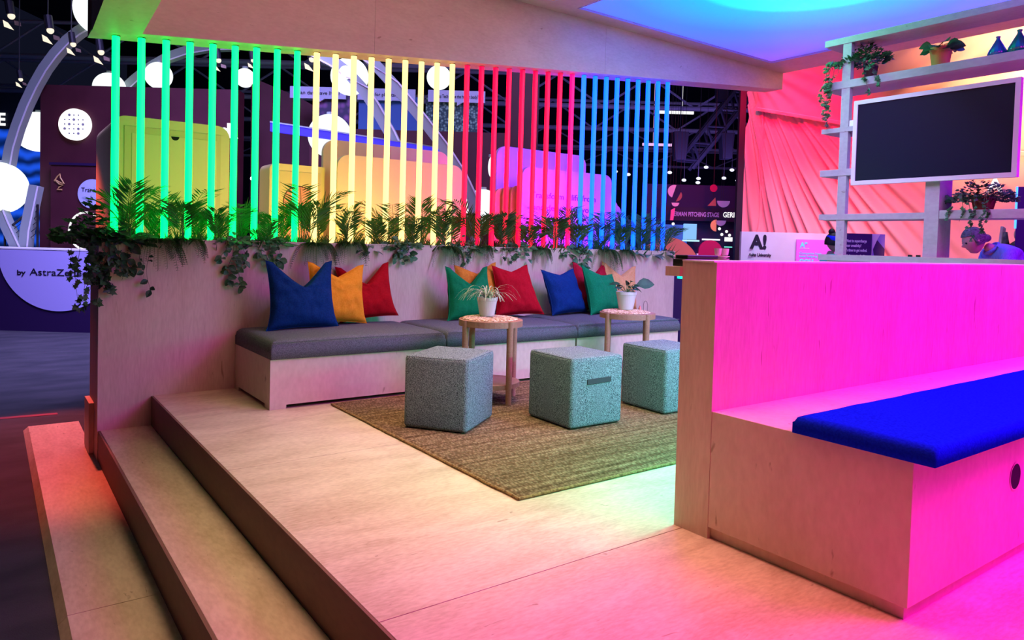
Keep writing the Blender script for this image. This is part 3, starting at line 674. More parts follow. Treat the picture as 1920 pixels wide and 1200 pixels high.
for i in range(15):
    a = random.uniform(0, 2*PI); r = random.uniform(.03, .10); p = o+Vector((math.cos(a)*r, math.sin(a)*r, random.uniform(.03, .10))); st.tube([o, p], .002, 5)
    blade(lf, p, Vector((math.cos(a), math.sin(a), random.uniform(-.5, .4))), Vector((random.uniform(-.4, .4), -.5, .8)), random.uniform(.06, .10), random.uniform(.035, .05))
p = o+rt3*.08+Vector((0, 0, .075)); st.tube([o, o+rt3*.05+Vector((0, 0, .07)), p], .003, 5); blade(lf, p, rt3+Vector((0, 0, .12)), Vector((-.3, -.8, .5)), .145, .10)
p = o-rt3*.05+Vector((0, 0, .075)); blade(lf, p, -rt3+Vector((0, 0, .1)), Vector((-.3, -.6, .6)), .09, .035)
st.build('stems', M_stem, t); lf.build('leaves', mat('dark_glossy_leaf', (.006, .04, .018), .5, (.015, .08, .035), 30, spec=.25), t, smooth=True)
cw = Vector((4.30, 4.06, .589))
MB().tube([cw+rt3*(-.016)+Vector((0, 0, 0)), cw+rt3*(-.017)+Vector((0, 0, .05)), cw+rt3*(-.010)+Vector((0, 0, .072)), cw+Vector((0, 0, .078)), cw+rt3*.010+Vector((0, 0, .072)), cw+rt3*.017+Vector((0, 0, .05)), cw+rt3*.016], .0018, 6).build('wire_card_holder', mat('dark_wire', (.1, .06, .06), .4, metal=.6))
tag(bpy.data.objects['wire_card_holder'], 'small wire hoop standing on the right side table', 'card holder')
MB().lathe([(.012, 0), (.013, .004), (.008, .018), (.002, .032)], (4.33, 4.15, .590), 12).build('copper_bell', mat('copper', (.7, .3, .15), .35, metal=.8)); tag(bpy.data.objects['copper_bell'], 'tiny copper cone beside the right white pot', 'ornament')

# ================================================================== BOOTH BENCH (magenta, right)
bb = thing('booth_bench', 'high-backed plywood booth bench lit magenta, right foreground', 'bench', (3.8, 1.5, 0))
MB().box(2.2165, 5.44, 1.7355, 1.90, 0, 1.05).build('backrest_wall', M_wallply, bb)
MB().box(2.215, 2.2165, 1.7355, 1.90, 0, 1.05).build('end_panel', M_wallply, bb)
b = MB(); b.box(2.2165, 5.44, 1.0, 1.7354, .045, .487); b.build('seat_box', M_bench, bb, bevel=.002)
MB().box(2.235, 5.44, 1.018, 1.7354, 0, .0448).build('kick_board', M_bench, bb)
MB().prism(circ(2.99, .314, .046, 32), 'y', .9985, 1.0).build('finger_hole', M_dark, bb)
b = MB(); n_ = 32
ri, ro = circ(2.99, .314, .046, n_), circ(2.99, .314, .050, n_)
b.add([(x, .9975, z) for x, z in ri]+[(x, .9975, z) for x, z in ro], [(i, (i+1) % n_, n_+(i+1) % n_, n_+i) for i in range(n_)]); b.build('hole_rim', M_bench, bb)
bpad = cushion(2.205, 5.42, .936, 1.392, .4875, .543, .002, .018).build('bench_pad', mat('blue_felt', '0a22b4', .85, '0e2cc8', 120, bump=.2, spec=.0), smooth=True)
tag(bpad, 'long flat bright blue pad on the booth bench seat', 'seat pad')
# counter on the back of the booth
ct = thing('bar_ledge', 'narrow plywood ledge on the far side of the booth backrest, lit from beneath', 'counter', (3.6, 1.95, .99))
MB().box(2.200, 5.4, 1.9005, 1.975, .990, 1.028).build('ledge_top', M_wallply, ct)
MB().box(2.212, 5.4, 1.746, 1.900, 1.0505, 1.056).build('cap', M_white, ct)
MB().box(2.26, 5.35, 1.935, 1.965, .978, .9895).build('light_strip', emit('strip_turquoise', (0, 1.0, .62), 2), ct)
for (xa_, xb_, za_, zb_, lb) in ((2.235, 2.41, 1.0285, 1.058, 'flat black device at the left end of the plywood ledge'), (2.25, 2.44, 1.0585, 1.074, 'black folder lying on top of the flat black device')):
    tag(MB().box(xa_, xb_, 1.906, 1.970, za_, zb_).build('black_device', M_black, bevel=.003), lb, 'device')
t = thing('plate_stack', 'small stack of pale plates and cups on the plywood ledge', 'plates', (2.50, 1.938, 1.0285))
M_plate = mat('plate_white', 'd8cfcf', .4)
for i in range(4): MB().lathe([(.016, 0), (.033, .008), (.034, .011), (.018, .006)], (2.50, 1.938, 1.0287+i*.011), 20).build('plate', M_plate, t)
for i, (dx, dy) in enumerate(((-.012, .008), (.014, -.008))): MB().lathe([(.010, 0), (.013, .004), (.016, .03), (.014, .03), (.011, .006)], (2.50+dx, 1.938+dy, 1.0745), 14).build('cup', M_plate, t)

# ================================================================== TALL SHELF UNIT, TV
def sY(y): return y*1.12
def sZ(z): return 1.1+(z-1.1)*1.12
XS = 5.6
su = thing('shelf_unit', 'pale plywood shelf unit carrying the television and plants, at the right', 'shelf unit', (5.75, 2.4, 0))
for (za, zb, ya, yb, dp) in ((2.608, 2.655, 3.015, 1.0, .30), (2.287, 2.343, 3.018, 1.0, .34), (1.973, 2.008, 3.016, 2.70, .30), (1.657, 1.705, 3.015, 2.70, .30), (1.337, 1.380, 3.010, 2.262, .28), (1.337, 1.392, 2.170, 1.0, .28)):
    MB().box(XS, XS+dp, sY(yb), sY(ya), sZ(za), sZ(zb)).build('shelf', M_shelf, su, bevel=.002)
MB().box(XS+.005, XS+.055, sY(2.812), sY(2.874), 1.085, sZ(2.607)).build('post', M_shelf, su)
MB().box(XS+.20, XS+.27, sY(2.78), sY(2.85), 1.779, 2.075).build('post', M_shelf, su)
MB().box(XS-.002, XS+.20, sY(2.172), sY(2.261), 1.085, 1.66).build('post', M_shelf, su)
MB().box(XS-.05, XS+.55, .4, sY(2.975), 1.035, 1.083).build('counter_top', M_shelf, su)
MB().box(XS+.0, XS+.5, .4, sY(2.93), 0, 1.0345).build('counter_front', M_shelf, su)
MB().box(XS-.045, XS-.03, .45, 2.9, 1.022, 1.0348).build('light_strip', emit('strip_green', (.1, 1, .55), 1.2), su)
tv = thing('television', 'wide television with a pale frame and dark screen on the shelf unit', 'television', (5.5, 2.5, 1.63))
YA, YB, ZA, ZB = 1.935, 3.080, 1.638, 2.302
XT = 5.55
b = MB(); fw = .032
b.box(XT, XT+.045, YA, YB, ZA, ZA+fw); b.box(XT, XT+.045, YA, YB, ZB-fw, ZB); b.box(XT, XT+.045, YA, YA+fw, ZA+fw, ZB-fw); b.box(XT, XT+.045, YB-fw, YB, ZA+fw, ZB-fw)
b.build('bezel', mat('pale_bezel', 'cfc4c6', .4), tv)
MB().box(XT+.008, XT+.04, YA+fw, YB-fw, ZA+fw, ZB-fw).build('screen', mat('black_screen', (.006, .003, .022), .35, spec=.25), tv)
MB().box(XT+.0455, XT+.052, 2.35, 2.65, 1.8, 2.1).build('wall_bracket', M_black, tv)

def potplant(kind, label, pot_label, X, Y, z, h, r, pm):
    t = thing('flower_pot', pot_label, 'flower pot', (X, Y, z)); b = MB()
    b.lathe([(r*.72, 0), (r*.75, .003), (r*.97, h*.8), (r, h*.82), (r*1.03, h), (r*.9, h), (r*.88, h*.9)], (X, Y, z), 28); b.build('pot', pm, t)
    MB().lathe([(.001, h*.88), (r*.89, h*.9)], (X, Y, z), 20).build('soil', M_soil, t); return t
M_terra = mat('ochre_pot', 'c08a48', .5); M_dkpot = mat('dark_red_pot', (.05, .01, .015), .5)
zz = sZ(2.343)+.0005
FX = Vector((-1, 0, 0))
potplant('', '', 'dark pot of the ivy on the upper shelf', 5.75, 3.06, zz, .11, .055, M_dkpot)
random.seed(61)
trailing('ivy_plant', 'ivy trailing from the upper shelf down its left post', (5.70, 3.08, zz+.125), M_leafB, 'ivy', [(-.20, .34, -.05), (-.24, .46, -.03), (-.17, .40, -.06), (-.13, .24, -.08), (.06, .30, .04), (.12, .22, .05), (-.26, .30, -.02), (-.22, .56, -.02)], .034, 34, (.13, .20, .17), 560, front=FX, fo=.13)
potplant('', '', 'ochre pot with ring grooves on the upper shelf', 5.74, 2.53, zz, .15, .075, M_terra)
broadleaf('money_plant', 'plant with broad dark leaves in the ochre pot on the upper shelf', (5.74, 2.53, zz+.135), M_leafB, 18, .11, .09, 1.35, .8, face=(-1, 0, 0))
M_vb = mat('blue_ribbed_glass', (.01, .10, .30), .12, spec=.8, transmission=.3); M_vg = mat('green_ribbed_glass', (.0, .15, .13), .12, spec=.8, transmission=.3)
for (Y, m_, lb, s) in ((2.15, M_vb, 'blue ribbed glass vase on the upper shelf', 1.0), (2.02, M_vg, 'green ribbed glass vase right of the blue one', 1.12)):
    b = MB(); b.lathe([(.045, 0), (.056, .01), (.060, .03), (.052, .055), (.036, .085), (.022, .112), (.012, .132), (.011, .140), (.015, .150), (.010, .154)], (0, 0, 0), 48, .035, 16)
    b.v = [(v[0]*s+5.73, v[1]*s+Y, v[2]*s+zz) for v in b.v]; tag(b.build('glass_vase', m_, smooth=True), lb, 'vase')
zz5 = sZ(1.392)+.0005
potplant('', '', 'brown basket pot of the bushy ivy on the lower right shelf', 5.75, 2.20, zz5, .10, .08, mat('brown_basket', (.12, .03, .02), .9, (.22, .07, .04), 40, bump=.5))
trailing('ivy_plant', 'bushy dark ivy on the lower shelf below the television', (5.73, 2.21, zz5+.06), M_leafB, 'ivy', [(-.02, .20, .02), (.02, .30, -.02), (-.12, .14, -.04), (-.06, .16, .0), (.06, .26, .03), (.09, .22, 0)], .028, 34, (.12, .22, .17), 700, front=FX, fo=.14)
b = MB(); zc = sZ(2.008)+.0005; b.box(5.62, 5.86, 3.02, 3.20, zc, zc+.05); tag(b.build('storage_box', M_white, bevel=.003), 'small pale box lit turquoise on the short shelf beside the television', 'box')
for i, (Y, lb) in enumerate(((2.66, 'left of the two tiny black boxes on the shelf counter'), (2.60, 'right of the two tiny black boxes on the shelf counter'))):
    tag(MB().box(5.70, 5.72, Y, Y+.025, 1.0835, 1.098).build('small_box', M_black), lb, 'box')
spot('shelf_downlight', (4.9, 3.9, 3.28), (5.6, 2.9, 2.6), 60, (.1, 1.0, .75), 70, .8, .1)


# ================================================================== HALL: DRAPE, UNIVERSITY WALL
def drape_mat(name, c, tr):
    m_ = mat(name, c, .75, None, trans=tr, spec=.1); return m_
M_drape = drape_mat('pale_pink_fabric', 'f0c4c0', .15)
dr = thing('fabric_drape', 'huge pleated fabric drape glowing pink and peach behind the shelf unit', 'drape', (11, 4.5, -.4))
def seamz(Y): return 3.54-.276*(7.6-Y)
def lower(u, v):
    Y = 8.05-6.6*u; zt = seamz(Y)+.05 if Y < 7.7 else 4.7; z = -.42+(zt+.42)*v
    py, pz_ = 8.4, 5.0; th = math.atan2(py-Y, pz_-z); r = math.hypot(py-Y, pz_-z)
    wv = noise.noise((th*5, r*.35, 0))*.5
    fade = max(.12, min(1, (Y-4.0)/1.8)) if Y < 5.8 else 1
    d = (.05*math.cos(th*120+wv*9)+.05*math.cos(th*47+2+wv*5)+.018*noise.noise((th*60, r*1.5, 2)))*fade*min(1.3, r/2.4)
    return (11.0+d-.15*(1-v), Y, z)
MB().grid(lower, 520, 90).build('lower_panel', M_drape, dr, smooth=True)
def upper(u, v):
    Y = 7.75-6.3*u; z0 = seamz(Y)-.05; z = z0+(4.9-z0)*v
    d = .05*math.sin((z-.35*Y)*7+noise.noise((Y*.6, z, 1))*3)+.03*noise.noise((Y*1.2, (z+Y*.4)*6, 3))
    th = math.atan2(8.2-Y, 4.6-z); d += .02*math.cos(th*40)
    return (10.78+d, Y, z)
MB().grid(upper, 220, 60).build('upper_panel', M_drape, dr, smooth=True)
b = MB(); b.tube([(10.70, 7.65-.1*i, seamz(7.65-.1*i)) for i in range(55)], .006, 5)
b.build('stitching', M_white, dr)
text('A', .24, emit('sign_white', (1, 1, 1), 1.0), dr, (10.62, 4.02, 1.95), (PI/2, 0, -PI/2), bold=.012)
post = MB(); post.box(3.70, 3.80, 12.0, 12.1, -.43, 5.2); tag(post.build('steel_post', mat('black_steel', (.01, .008, .02), .5), frame='H'), 'slim black post between the drape and the dark hall', 'post')

t = MB().box(2.3, 3.95, 11.5, 11.6, -.43, .66).build('low_partition', mat('navy_partition', (.03, .012, .08), .6), frame='H'); tag(t, 'low dark purple partition seen in the gap right of the planter', 'partition')
M_uni = mat('university_panel', 'c4bcc8', .5, 'cfc8d2', 2)
uw = thing('university_wall', 'curved pale grey exhibition wall with a black exclamation logo', 'sign wall', (4.3, 11.1, -.43), 'H')
b = MB(); n = 16; pts = []
for i in range(n+1):
    u = i/n; pts.append((3.52+1.45*u, 11.06+.30*(1-u)**6*0+.25*max(0, .12-u)**1*4*.5))
back = [(x, y+.08) for x, y in pts][::-1]
b.prism(pts+back, 'z', -.43, 1.385); b.build('panel', M_uni, uw)
M_ink = mat('black_ink', (.008, .006, .02), .6)
text('A!', .285, M_ink, uw, (3.63, 11.05, 1.135), bold=.012, width=.255)
text('Aalto University', .07, M_ink, uw, (3.62, 11.05, 1.01), bold=.002, width=.345)
p1 = thing('pink_poster', 'bright pink poster with a turquoise letter on the pale exhibition wall', 'poster', (4.6, 11.0, .55), 'H')
MB().box(4.33, 4.97, 11.0, 11.03, .55, 1.285).build('board', mat('pink_poster', (.75, .14, .80), .5, spec=.2), p1)
M_cy = mat('turquoise_ink', (.15, .85, .95), .5)
text('A\u201d', .10, M_cy, p1, (4.375, 10.995, 1.17), bold=.005, width=.115)
text('Aalto University', .022, M_white, p1, (4.375, 10.995, 1.145))
text('Companies have', .05, M_cy, p1, (4.375, 10.995, 1.06), width=.33)
text('been helping us', .05, M_cy, p1, (4.375, 10.995, 1.015), width=.33)
text('OOH', .09, M_cy, p1, (4.375, 10.995, .92), bold=.005)
p2 = thing('dark_poster', 'dark purple notice board with white writing about creativity', 'poster', (4.3, 9, .5), 'H')
MB().box(4.125, 4.475, 9.0, 9.02, .45, 1.345).build('board', mat('dark_violet_board', (.045, .02, .11), .5), p2)
MB().box(4.112, 4.1245, 9.0, 9.02, .45, 1.350).build('edge', M_white, p2)
for i, l in enumerate(('Want to supercharge', 'your creativity?', "it's time to get radical.")):
    text(l, .05, M_white, p2, (4.145, 8.995, 1.235-i*.058), bold=.0015, width=(.265, .20, .275)[i])
text('MA, Innovation Studies', .05, M_white, p2, (4.145, 8.995, 1.045), bold=.0015, width=.27)
p3 = thing('angled_board', 'small board with a dark diamond shape right of the dark notice board', 'poster', (4.6, 9, .5), 'H')
MB().box(4.50, 4.665, 9.05, 9.07, .45, 1.345).build('board', mat('lilac_board', (.28, .26, .62), .5), p3)
MB().prism([(4.52, 1.15), (4.565, 1.27), (4.663, 1.16), (4.663, .5), (4.55, 1.0)], 'y', 9.044, 9.0495).build('diamond_print', mat('dark_violet_board'    , (.045, .02, .11)), p3)
MB().prism([(4.502, 1.343), (4.60, 1.343), (4.566, 1.275), (4.515, 1.16), (4.502, 1.0)], 'y', 9.044, 9.0495).build('pale_print', M_white, p3)

# driftwood sculpture and dark cabinet at the right edge
M_wood = mat('driftwood', (.10, .06, .05), .8, (.35, .22, .14), 18, bump=.5); M_pale = mat('pale_cut_wood', 'd8b08a', .7, 'f0d8b8', 9)
sc_ = thing('wooden_sculpture', 'driftwood sculpture with pale slabs standing behind the man at the right', 'sculpture', (5.18, 7.5, 0), 'H')
MB().tube([(5.14, 7.5, 0), (5.15, 7.5, .9), (5.16, 7.48, 1.12), (5.20, 7.5, 1.22), (5.27, 7.5, 1.27), (5.33, 7.5, 1.25)], .05, 8, .03).build('trunk', M_wood, sc_, smooth=True)
MB().tube([(5.16, 7.5, 1.14), (5.12, 7.5, 1.24), (5.11, 7.5, 1.36)], .045, 8, .02).build('branch', M_wood, sc_, smooth=True)
b = MB(); b.prism([(5.08, 1.2), (5.12, 1.2), (5.13, 1.40), (5.10, 1.42)], 'y', 7.52, 7.56); b.prism([(5.24, .8), (5.31, .82), (5.33, 1.16), (5.24, 1.14)], 'y', 7.54, 7.6); b.ball((5.29, 7.54, 1.34), .07, 12, 8, (.8, .6, 1.1)); b.build('pale_slab', M_pale, sc_)
MB().ball((5.27, 7.46, 1.44), .06, 12, 8, (.9, .7, 1.2)).build('dark_knot', M_wood, sc_)
dc = thing('display_cabinet', 'dark cabinet with a thin blue light edge at the right border', 'cabinet', (4.9, 6.7, 0), 'H')
MB().prism([(4.52, 6.5), (5.5, 6.2), (5.6, 6.7), (4.86, 6.98)], 'z', 0, 1.735).build('body', mat('navy_cabinet', (.02, .015, .07), .4), dc)
MB().box(4.512, 4.5195, 6.49, 6.51, 1.36, 1.735).build('light_edge', emit('edge_blue', (.05, .25, 1), 3), dc)

# ================================================================== PEOPLE
def skinmesh(nodes, edges, lvl=2):
    me = bpy.data.meshes.new('sk'); me.from_pydata([n_[0] for n_ in nodes], edges, []); o = bpy.data.objects.new('sk', me); COL.objects.link(o)
    md = o.modifiers.new('s', 'SKIN'); md.use_smooth_shade = True; s2 = o.modifiers.new('u', 'SUBSURF'); s2.levels = lvl
    for i, n_ in enumerate(nodes):
        r = n_[1]; o.data.skin_vertices[0].data[i].radius = (r, r) if not isinstance(r, tuple) else r
    o.data.skin_vertices[0].data[0].use_root = True
    dg = bpy.context.evaluated_depsgraph_get(); dg.update(); ev = bpy.data.meshes.new_from_object(o.evaluated_get(dg))
    V = [v.co.copy() for v in ev.vertices]; Fc = [tuple(p.vertices) for p in ev.polygons]
    bpy.data.objects.remove(o); bpy.data.meshes.remove(ev); return V, Fc
def headmesh(r=.105):
    """head looking along +x, z up, centre at 0; returns verts, faces"""
    V = []; nu, nv = 80, 48
    for j in range(nv+1):
        ph = PI*j/nv; z = -math.cos(ph)
        for i in range(nu):
            a = 2*PI*i/nu; ca, sa = math.cos(a), math.sin(a); s = math.sin(ph)
            x = s*ca*1.0; y = s*sa*.76; zz = z*1.14
            if z < 0: k = -z; x = x*(1-.12*k)+(.10*k*k if ca > 0 else .22*k*k); y *= 1-.32*k
            if ca > 0:
                nz = math.exp(-((z+.12)/.15)**2)*math.exp(-(sa/.16)**2)*.27; x += nz*s
                x += .05*math.exp(-((z-.22)/.10)**2)*math.exp(-(sa/.45)**2)*s
                x -= .06*math.exp(-((z-.06)/.09)**2)*math.exp(-((abs(sa)-.32)/.14)**2)*s
                x += .05*math.exp(-((z+.44)/.07)**2)*math.exp(-(sa/.28)**2)*s
                x -= .03*math.exp(-((z+.37)/.04)**2)*math.exp(-(sa/.25)**2)*s
                x += .10*math.exp(-((z+.80)/.14)**2)*math.exp(-(sa/.4)**2)
            ear = math.exp(-((z+.02)/.17)**2)*math.exp(-((ca+.05)/.13)**2)*.13; y += math.copysign(ear*s, sa) if abs(sa) > .1 else 0
            V.append(Vector((x*r*.92, y*r, zz*r)))
    Fc = [(j*nu+i, j*nu+(i+1) % nu, (j+1)*nu+(i+1) % nu, (j+1)*nu+i) for j in range(nv) for i in range(nu)]
    return V, Fc
def person(label, org, yaw, lean, skin, shirt, trousers, hairfn, shoe, headpitch, seated=False, hs=1.0):
    """org: hall frame (s, d, z of the floor). local +x is where the person faces."""
    t = thing('person', label, 'person', org, 'H'); o = Vector(org); Rz = Matrix.Rotation(yaw, 3, 'Z')
    hip = Vector((0, 0, .93)); Rl = Matrix.Rotation(lean, 3, 'Y')
    def up(p): return hip+Rl @ (Vector(p)-Vector((0, 0, .93)))
    def W(p): return tuple(o+Rz @ (Vector(p)*hs))
    def legs(sg, rs=1): return [((.0, .09*sg, .90), .085*rs), ((.02, .10*sg, .50), .058*rs), ((-.01, .10*sg, .09), .040*rs)]
    sh, el, wr = (.0, .19, 1.42), (.06, .24, 1.13), (.28, .20, 1.03)
    nodes = [((0, 0, .95), .11), (up((0, 0, 1.12)), .095), (up((.01, 0, 1.30)), .095), (up((-.01, 0, 1.44)), .05), (up((.0, 0, 1.56)), .052)]
    edges = [(0, 1), (1, 2), (2, 3), (3, 4)]
    for sg in (-1, 1):
        k = len(nodes)
        a1 = up((sh[0], sh[1]*sg, sh[2])); a2 = a1+Vector((.05, .05*sg, -.28)); a3 = a2+Vector((.22, -.04*sg, -.06))
        nodes += [(a1, .044), (a2, .038), (a3, .028), (a3+Vector((.07, 0, -.01)), (.036, .016))]; edges += [(3, k), (k, k+1), (k+1, k+2), (k+2, k+3)]
        for q in range(5):
            off = (q-2)*.017; kk = len(nodes); L = (.06, .075, .08, .074, .055)[q]
            if q == 0: off = -.034; L = .045
            b0 = a3+Vector((.09 if q else .045, off*sg, -.012)); nodes += [(b0, .0085), (b0+Vector((L*.6, off*.3*sg, -.012)), .008), (b0+Vector((L, off*.3*sg, -.035)), .007)]
            edges += [(k+3 if q else k+2, kk), (kk, kk+1), (kk+1, kk+2)]
        k = len(nodes); lg = legs(sg); nodes += lg+[((.13, .11*sg, .035), .035)]; edges += [(0, k), (k, k+1), (k+1, k+2), (k+2, k+3)]
    V, Fc = skinmesh([(Vector(W(p)), tuple(x*hs for x in r) if isinstance(r, tuple) else r*hs) for p, r in nodes], edges)
    body = MB(); body.add(V, Fc)
    hc = up((.03, 0, 1.665)); HRm = Matrix.Rotation(headpitch, 3, 'Y')
    hv, hf = headmesh(.108); body.add([W(hc+HRm @ v) for v in hv], hf)
    bo = body.build('body', skin, t, smooth=True)
    for sg in (-1, 1):
        MB().ball(W(hc+HRm @ Vector((.083, .034*sg, .008))), .012*hs, 10, 8).build('eye', mat('eye_dark', (.02, .015, .02), .2), t)
    # shirt
    nodes = [((0, 0, .93), .135), (up((0, 0, 1.12)), .130), (up((.01, 0, 1.28)), .165), (up((-.01, 0, 1.42)), .13), (up((-.01, 0, 1.49)), .095)]; edges = [(0, 1), (1, 2), (2, 3), (3, 4)]
    for sg in (-1, 1):
        k = len(nodes); a1 = up((sh[0], sh[1]*sg, sh[2]-.01)); a2 = a1+Vector((.05, .05*sg, -.27)); a3 = a2+Vector((.17, -.03*sg, -.045))
        nodes += [(a1, .085), (a2, .060), (a3, .045)]; edges += [(3, k), (k, k+1), (k+1, k+2)]
    V, Fc = skinmesh([(Vector(W(p)), r*hs) for p, r in nodes], edges); s_ = MB(); s_.add(V, Fc); s_.build('shirt', shirt, t, smooth=True)
    ring = [up((-.005+.070*math.cos(a), .076*math.sin(a), 1.495+.012*math.cos(a))) for a in [2*PI*i/18 for i in range(19)]]
    MB().tube([W(p) for p in ring], .016*hs, 8).build('collar', shirt, t, smooth=True)
    nodes = [((0, 0, .96), .135)]; edges = []
    for sg in (-1, 1): k = len(nodes); nodes += legs(sg, 1.3); edges += [(0, k), (k, k+1), (k+1, k+2)]
    V, Fc = skinmesh([(Vector(W(p)), r*hs) for p, r in nodes], edges); s_ = MB(); s_.add(V, Fc); s_.build('trousers', trousers, t, smooth=True)
    for sg in (-1, 1): MB().ball(W((.06, .105*sg, .045)), .05*hs, 14, 10, (2.2, 1, .85)).build('shoe', shoe, t, smooth=True)
    hairfn(t, lambda p: W(hc+HRm @ Vector(p)), hs); return t
def hair_cap(t, P, hs, m, back=.0, zmin=-.35, front=.35, puff=1.10, name='hair'):
    b = MB(); nu, nv = 32, 16
    V = []
    for j in range(nv+1):
        ph = (PI*.60)*j/nv; z = math.cos(ph)
        for i in range(nu):
            a = 2*PI*i/nu; ca, sa = math.cos(a), math.sin(a)
            zz = z
            if ca > .25: zz = max(z, front)             # hairline
            s = math.sqrt(max(0, 1-zz*zz)); k = puff+.03*noise.noise((a*4, z*5, 1))
            V.append(P((s*ca*.108*.92*k-(.012 if ca < 0 else 0), s*sa*.76*.108*k*1.02, zz*1.14*.108*k)))
    b.add(V, [(j*nu+i, (j+1)*nu+i, (j+1)*nu+(i+1) % nu, j*nu+(i+1) % nu) for j in range(nv) for i in range(nu)])
    return b.build(name, m, t, smooth=True)
M_skin = mat('skin', (.62, .34, .27), .5); M_skin2 = mat('skin_tan', (.42, .24, .19), .5)
M_grey = mat('greying_hair', (.04, .03, .03), .6, (.22, .19, .19), 40, (1, 1, 6), bump=.5)
M_hair = mat('black_hair', (.012, .01, .012), .5)
M_shirt = mat('striped_shirt', (.18, .16, .55), .8, (.30, .26, .75), 60, (1, 6, .3)); M_teal = mat('turquoise_top', (.0, .55, .50), .7)
M_trou = mat('dark_trousers', (.02, .02, .03), .8)
def man_hair(t, P, hs):
    hair_cap(t, P, hs, M_grey, front=.52)
    MB().ball(P((-.105, 0, -.015)), .05*hs, 14, 10, (1.0, .9, .8)).build('hair_tuft', M_grey, t, smooth=True)
def woman_hair(t, P, hs):
    hair_cap(t, P, hs, M_hair, front=.30, puff=1.13)
    MB().ball(P((-.055, 0, .135)), .042*hs, 14, 10).build('hair_bun', M_hair, t, smooth=True)
    MB().lathe([(.112, 0), (.114, .012), (.112, .045), (.106, .05)], (0, 0, 0), 28).v
    b = MB(); b.lathe([(.118, .02), (.120, .03), (.116, .075), (.108, .08)], (0, 0, 0), 28); b.v = [tuple(P((v[0]*.95, v[1]*.82, v[2]))) for v in b.v]; b.build('headband', mat('blue_headband', (.0, .01, .75), .5), t, smooth=True)
    b = MB(); b.box(.07, .135, -.07, .07, -.01, .075); b.v = [tuple(P(v)) for v in b.v]; b.build('visor', mat('blue_headband', (.0, .01, .75)), t, bevel=.012)
man_yaw = PI-.15
person('man with greying hair and purple-blue collared shirt looking down, behind the shelf unit', (4.72, 6.42, 0), man_yaw, .95, M_skin, M_shirt, M_trou, man_hair, M_black, .42, hs=.93)
person('person with dark hair in a bun, blue visor and turquoise top by the pink poster', (4.155, 9.5, -.43), -.25, .06, M_skin2, M_teal, M_trou, woman_hair, M_black, .12)
spot('stage_spot_on_people', hall(3.2, 5.2, 2.9), hall(4.2, 6.6, 1.1), 26, (.75, .10, 1.0), 60, .6, .1)

# ================================================================== HALL: CABINETS BEHIND THE PLANTER
M_cab = mat('cream_lacquer', 'e8cc96', .55); M_cab2 = mat('cream_lacquer_inner', 'dcc088', .55)
c1 = thing('rounded_display_box', 'large pale box with rounded corners and a half-round notch, behind the green tubes', 'display box', (1.3, 7.2, -.43))
MB().prism(rrect(.812, 1.738, -.43, 2.066, .11, (0, 0, 1, 1)), 'y', 6.7, 7.7).build('body', M_cab, c1, smooth=False)
MB().box(.905, 1.665, 6.694, 6.6995, -.3, 1.985).build('face_panel', M_cab2, c1, bevel=.002)
b = MB(); b.box(.96, 1.63, 6.690, 6.6935, -.3, 1.93); b.build('door', M_cab, c1, bevel=.0015)
MB().prism(circ(1.29, 1.932, .032, 20, PI, 2*PI), 'y', 6.688, 6.6898).build('finger_notch', M_dark, c1)
c2 = thing('arched_display_box', 'orange-lit box with an arched niche behind the last green tubes', 'display box', (2.4, 7.2, -.43))
MB().prism(rrect(2.095, 2.62, -.43, 1.785, .06, (0, 0, 0, 1)), 'y', 6.7, 7.0).build('body', M_cab, c2)
MB().box(2.13, 2.58, 6.694, 6.6995, -.3, 1.72).build('face_panel', M_cab2, c2, bevel=.002)
ar = [(2.24, -.3), (2.50, -.3)]+circ(2.37, 1.44, .145, 24, 0, PI)
MB().prism([(2.225, -.3), (2.515, -.3)]+circ(2.37, 1.44, .150, 24, 0, PI), 'y', 6.691, 6.6935).build('arch_outline', mat('arch_outline', (.10, .02, .02), .5), c2)
MB().prism([(2.232, -.3), (2.508, -.3)]+circ(2.37, 1.44, .142, 24, 0, PI), 'y', 6.688, 6.6905).build('arch_door', mat('salmon_lacquer', 'e89078', .5), c2)
c3 = thing('display_board', 'tall pale panel with rounded top behind the pale yellow tubes, rearmost', 'display panel', (3.4, 7, -.43))
MB().prism(rrect(2.70, 4.16, -.43, 2.095, .13, (0, 0, 1, 1)), 'y', 6.95, 7.0).build('panel', M_cab, c3, bevel=.004)
c4 = thing('display_board', 'cream panel with rounded top behind the pale yellow tubes, shading to pink at its right', 'display panel', (3.4, 6.5, -.43))
MB().prism(rrect(2.665, 4.065, -.43, 1.905, .12, (0, 0, 1, 1)), 'y', 6.5, 6.55).build('panel', M_cab, c4, bevel=.004)
M_violet_lit = mat('violet_lit_lacquer', (.72, .30, .85), .55)  # pale boards tinted: violet light put into the lacquer colour
c5 = thing('display_board', 'violet-lit tall panel with rounded top behind the last red tubes', 'display panel', (5.5, 6.9, -.43))
MB().prism(rrect(4.80, 6.19, -.43, 2.243, .13, (0, 0, 1, 1)), 'y', 6.95, 7.0).build('panel', M_violet_lit, c5, bevel=.004)
c6 = thing('display_board', 'magenta-lit panel with dark writing behind the last red and first blue tubes', 'display panel', (5.5, 6.5, -.43))
MB().prism(rrect(4.81, 6.17, -.43, 1.965, .10, (0, 0, 1, 1)), 'y', 6.45, 6.5).build('panel', M_violet_lit, c6, bevel=.004)
M_txt = mat('violet_ink', (.22, .02, .35), .6)
text('Transform a life from', .10, M_txt, c6, (4.93, 6.447, 1.625), width=.98)
text('and deliver for you', .10, M_txt, c6, (4.96, 6.447, 1.49), width=.90)
text('research', .10, M_txt, c6, (4.99, 6.447, 1.36))
M_ter = mat('terracotta_lacquer', 'd88a68', .5)
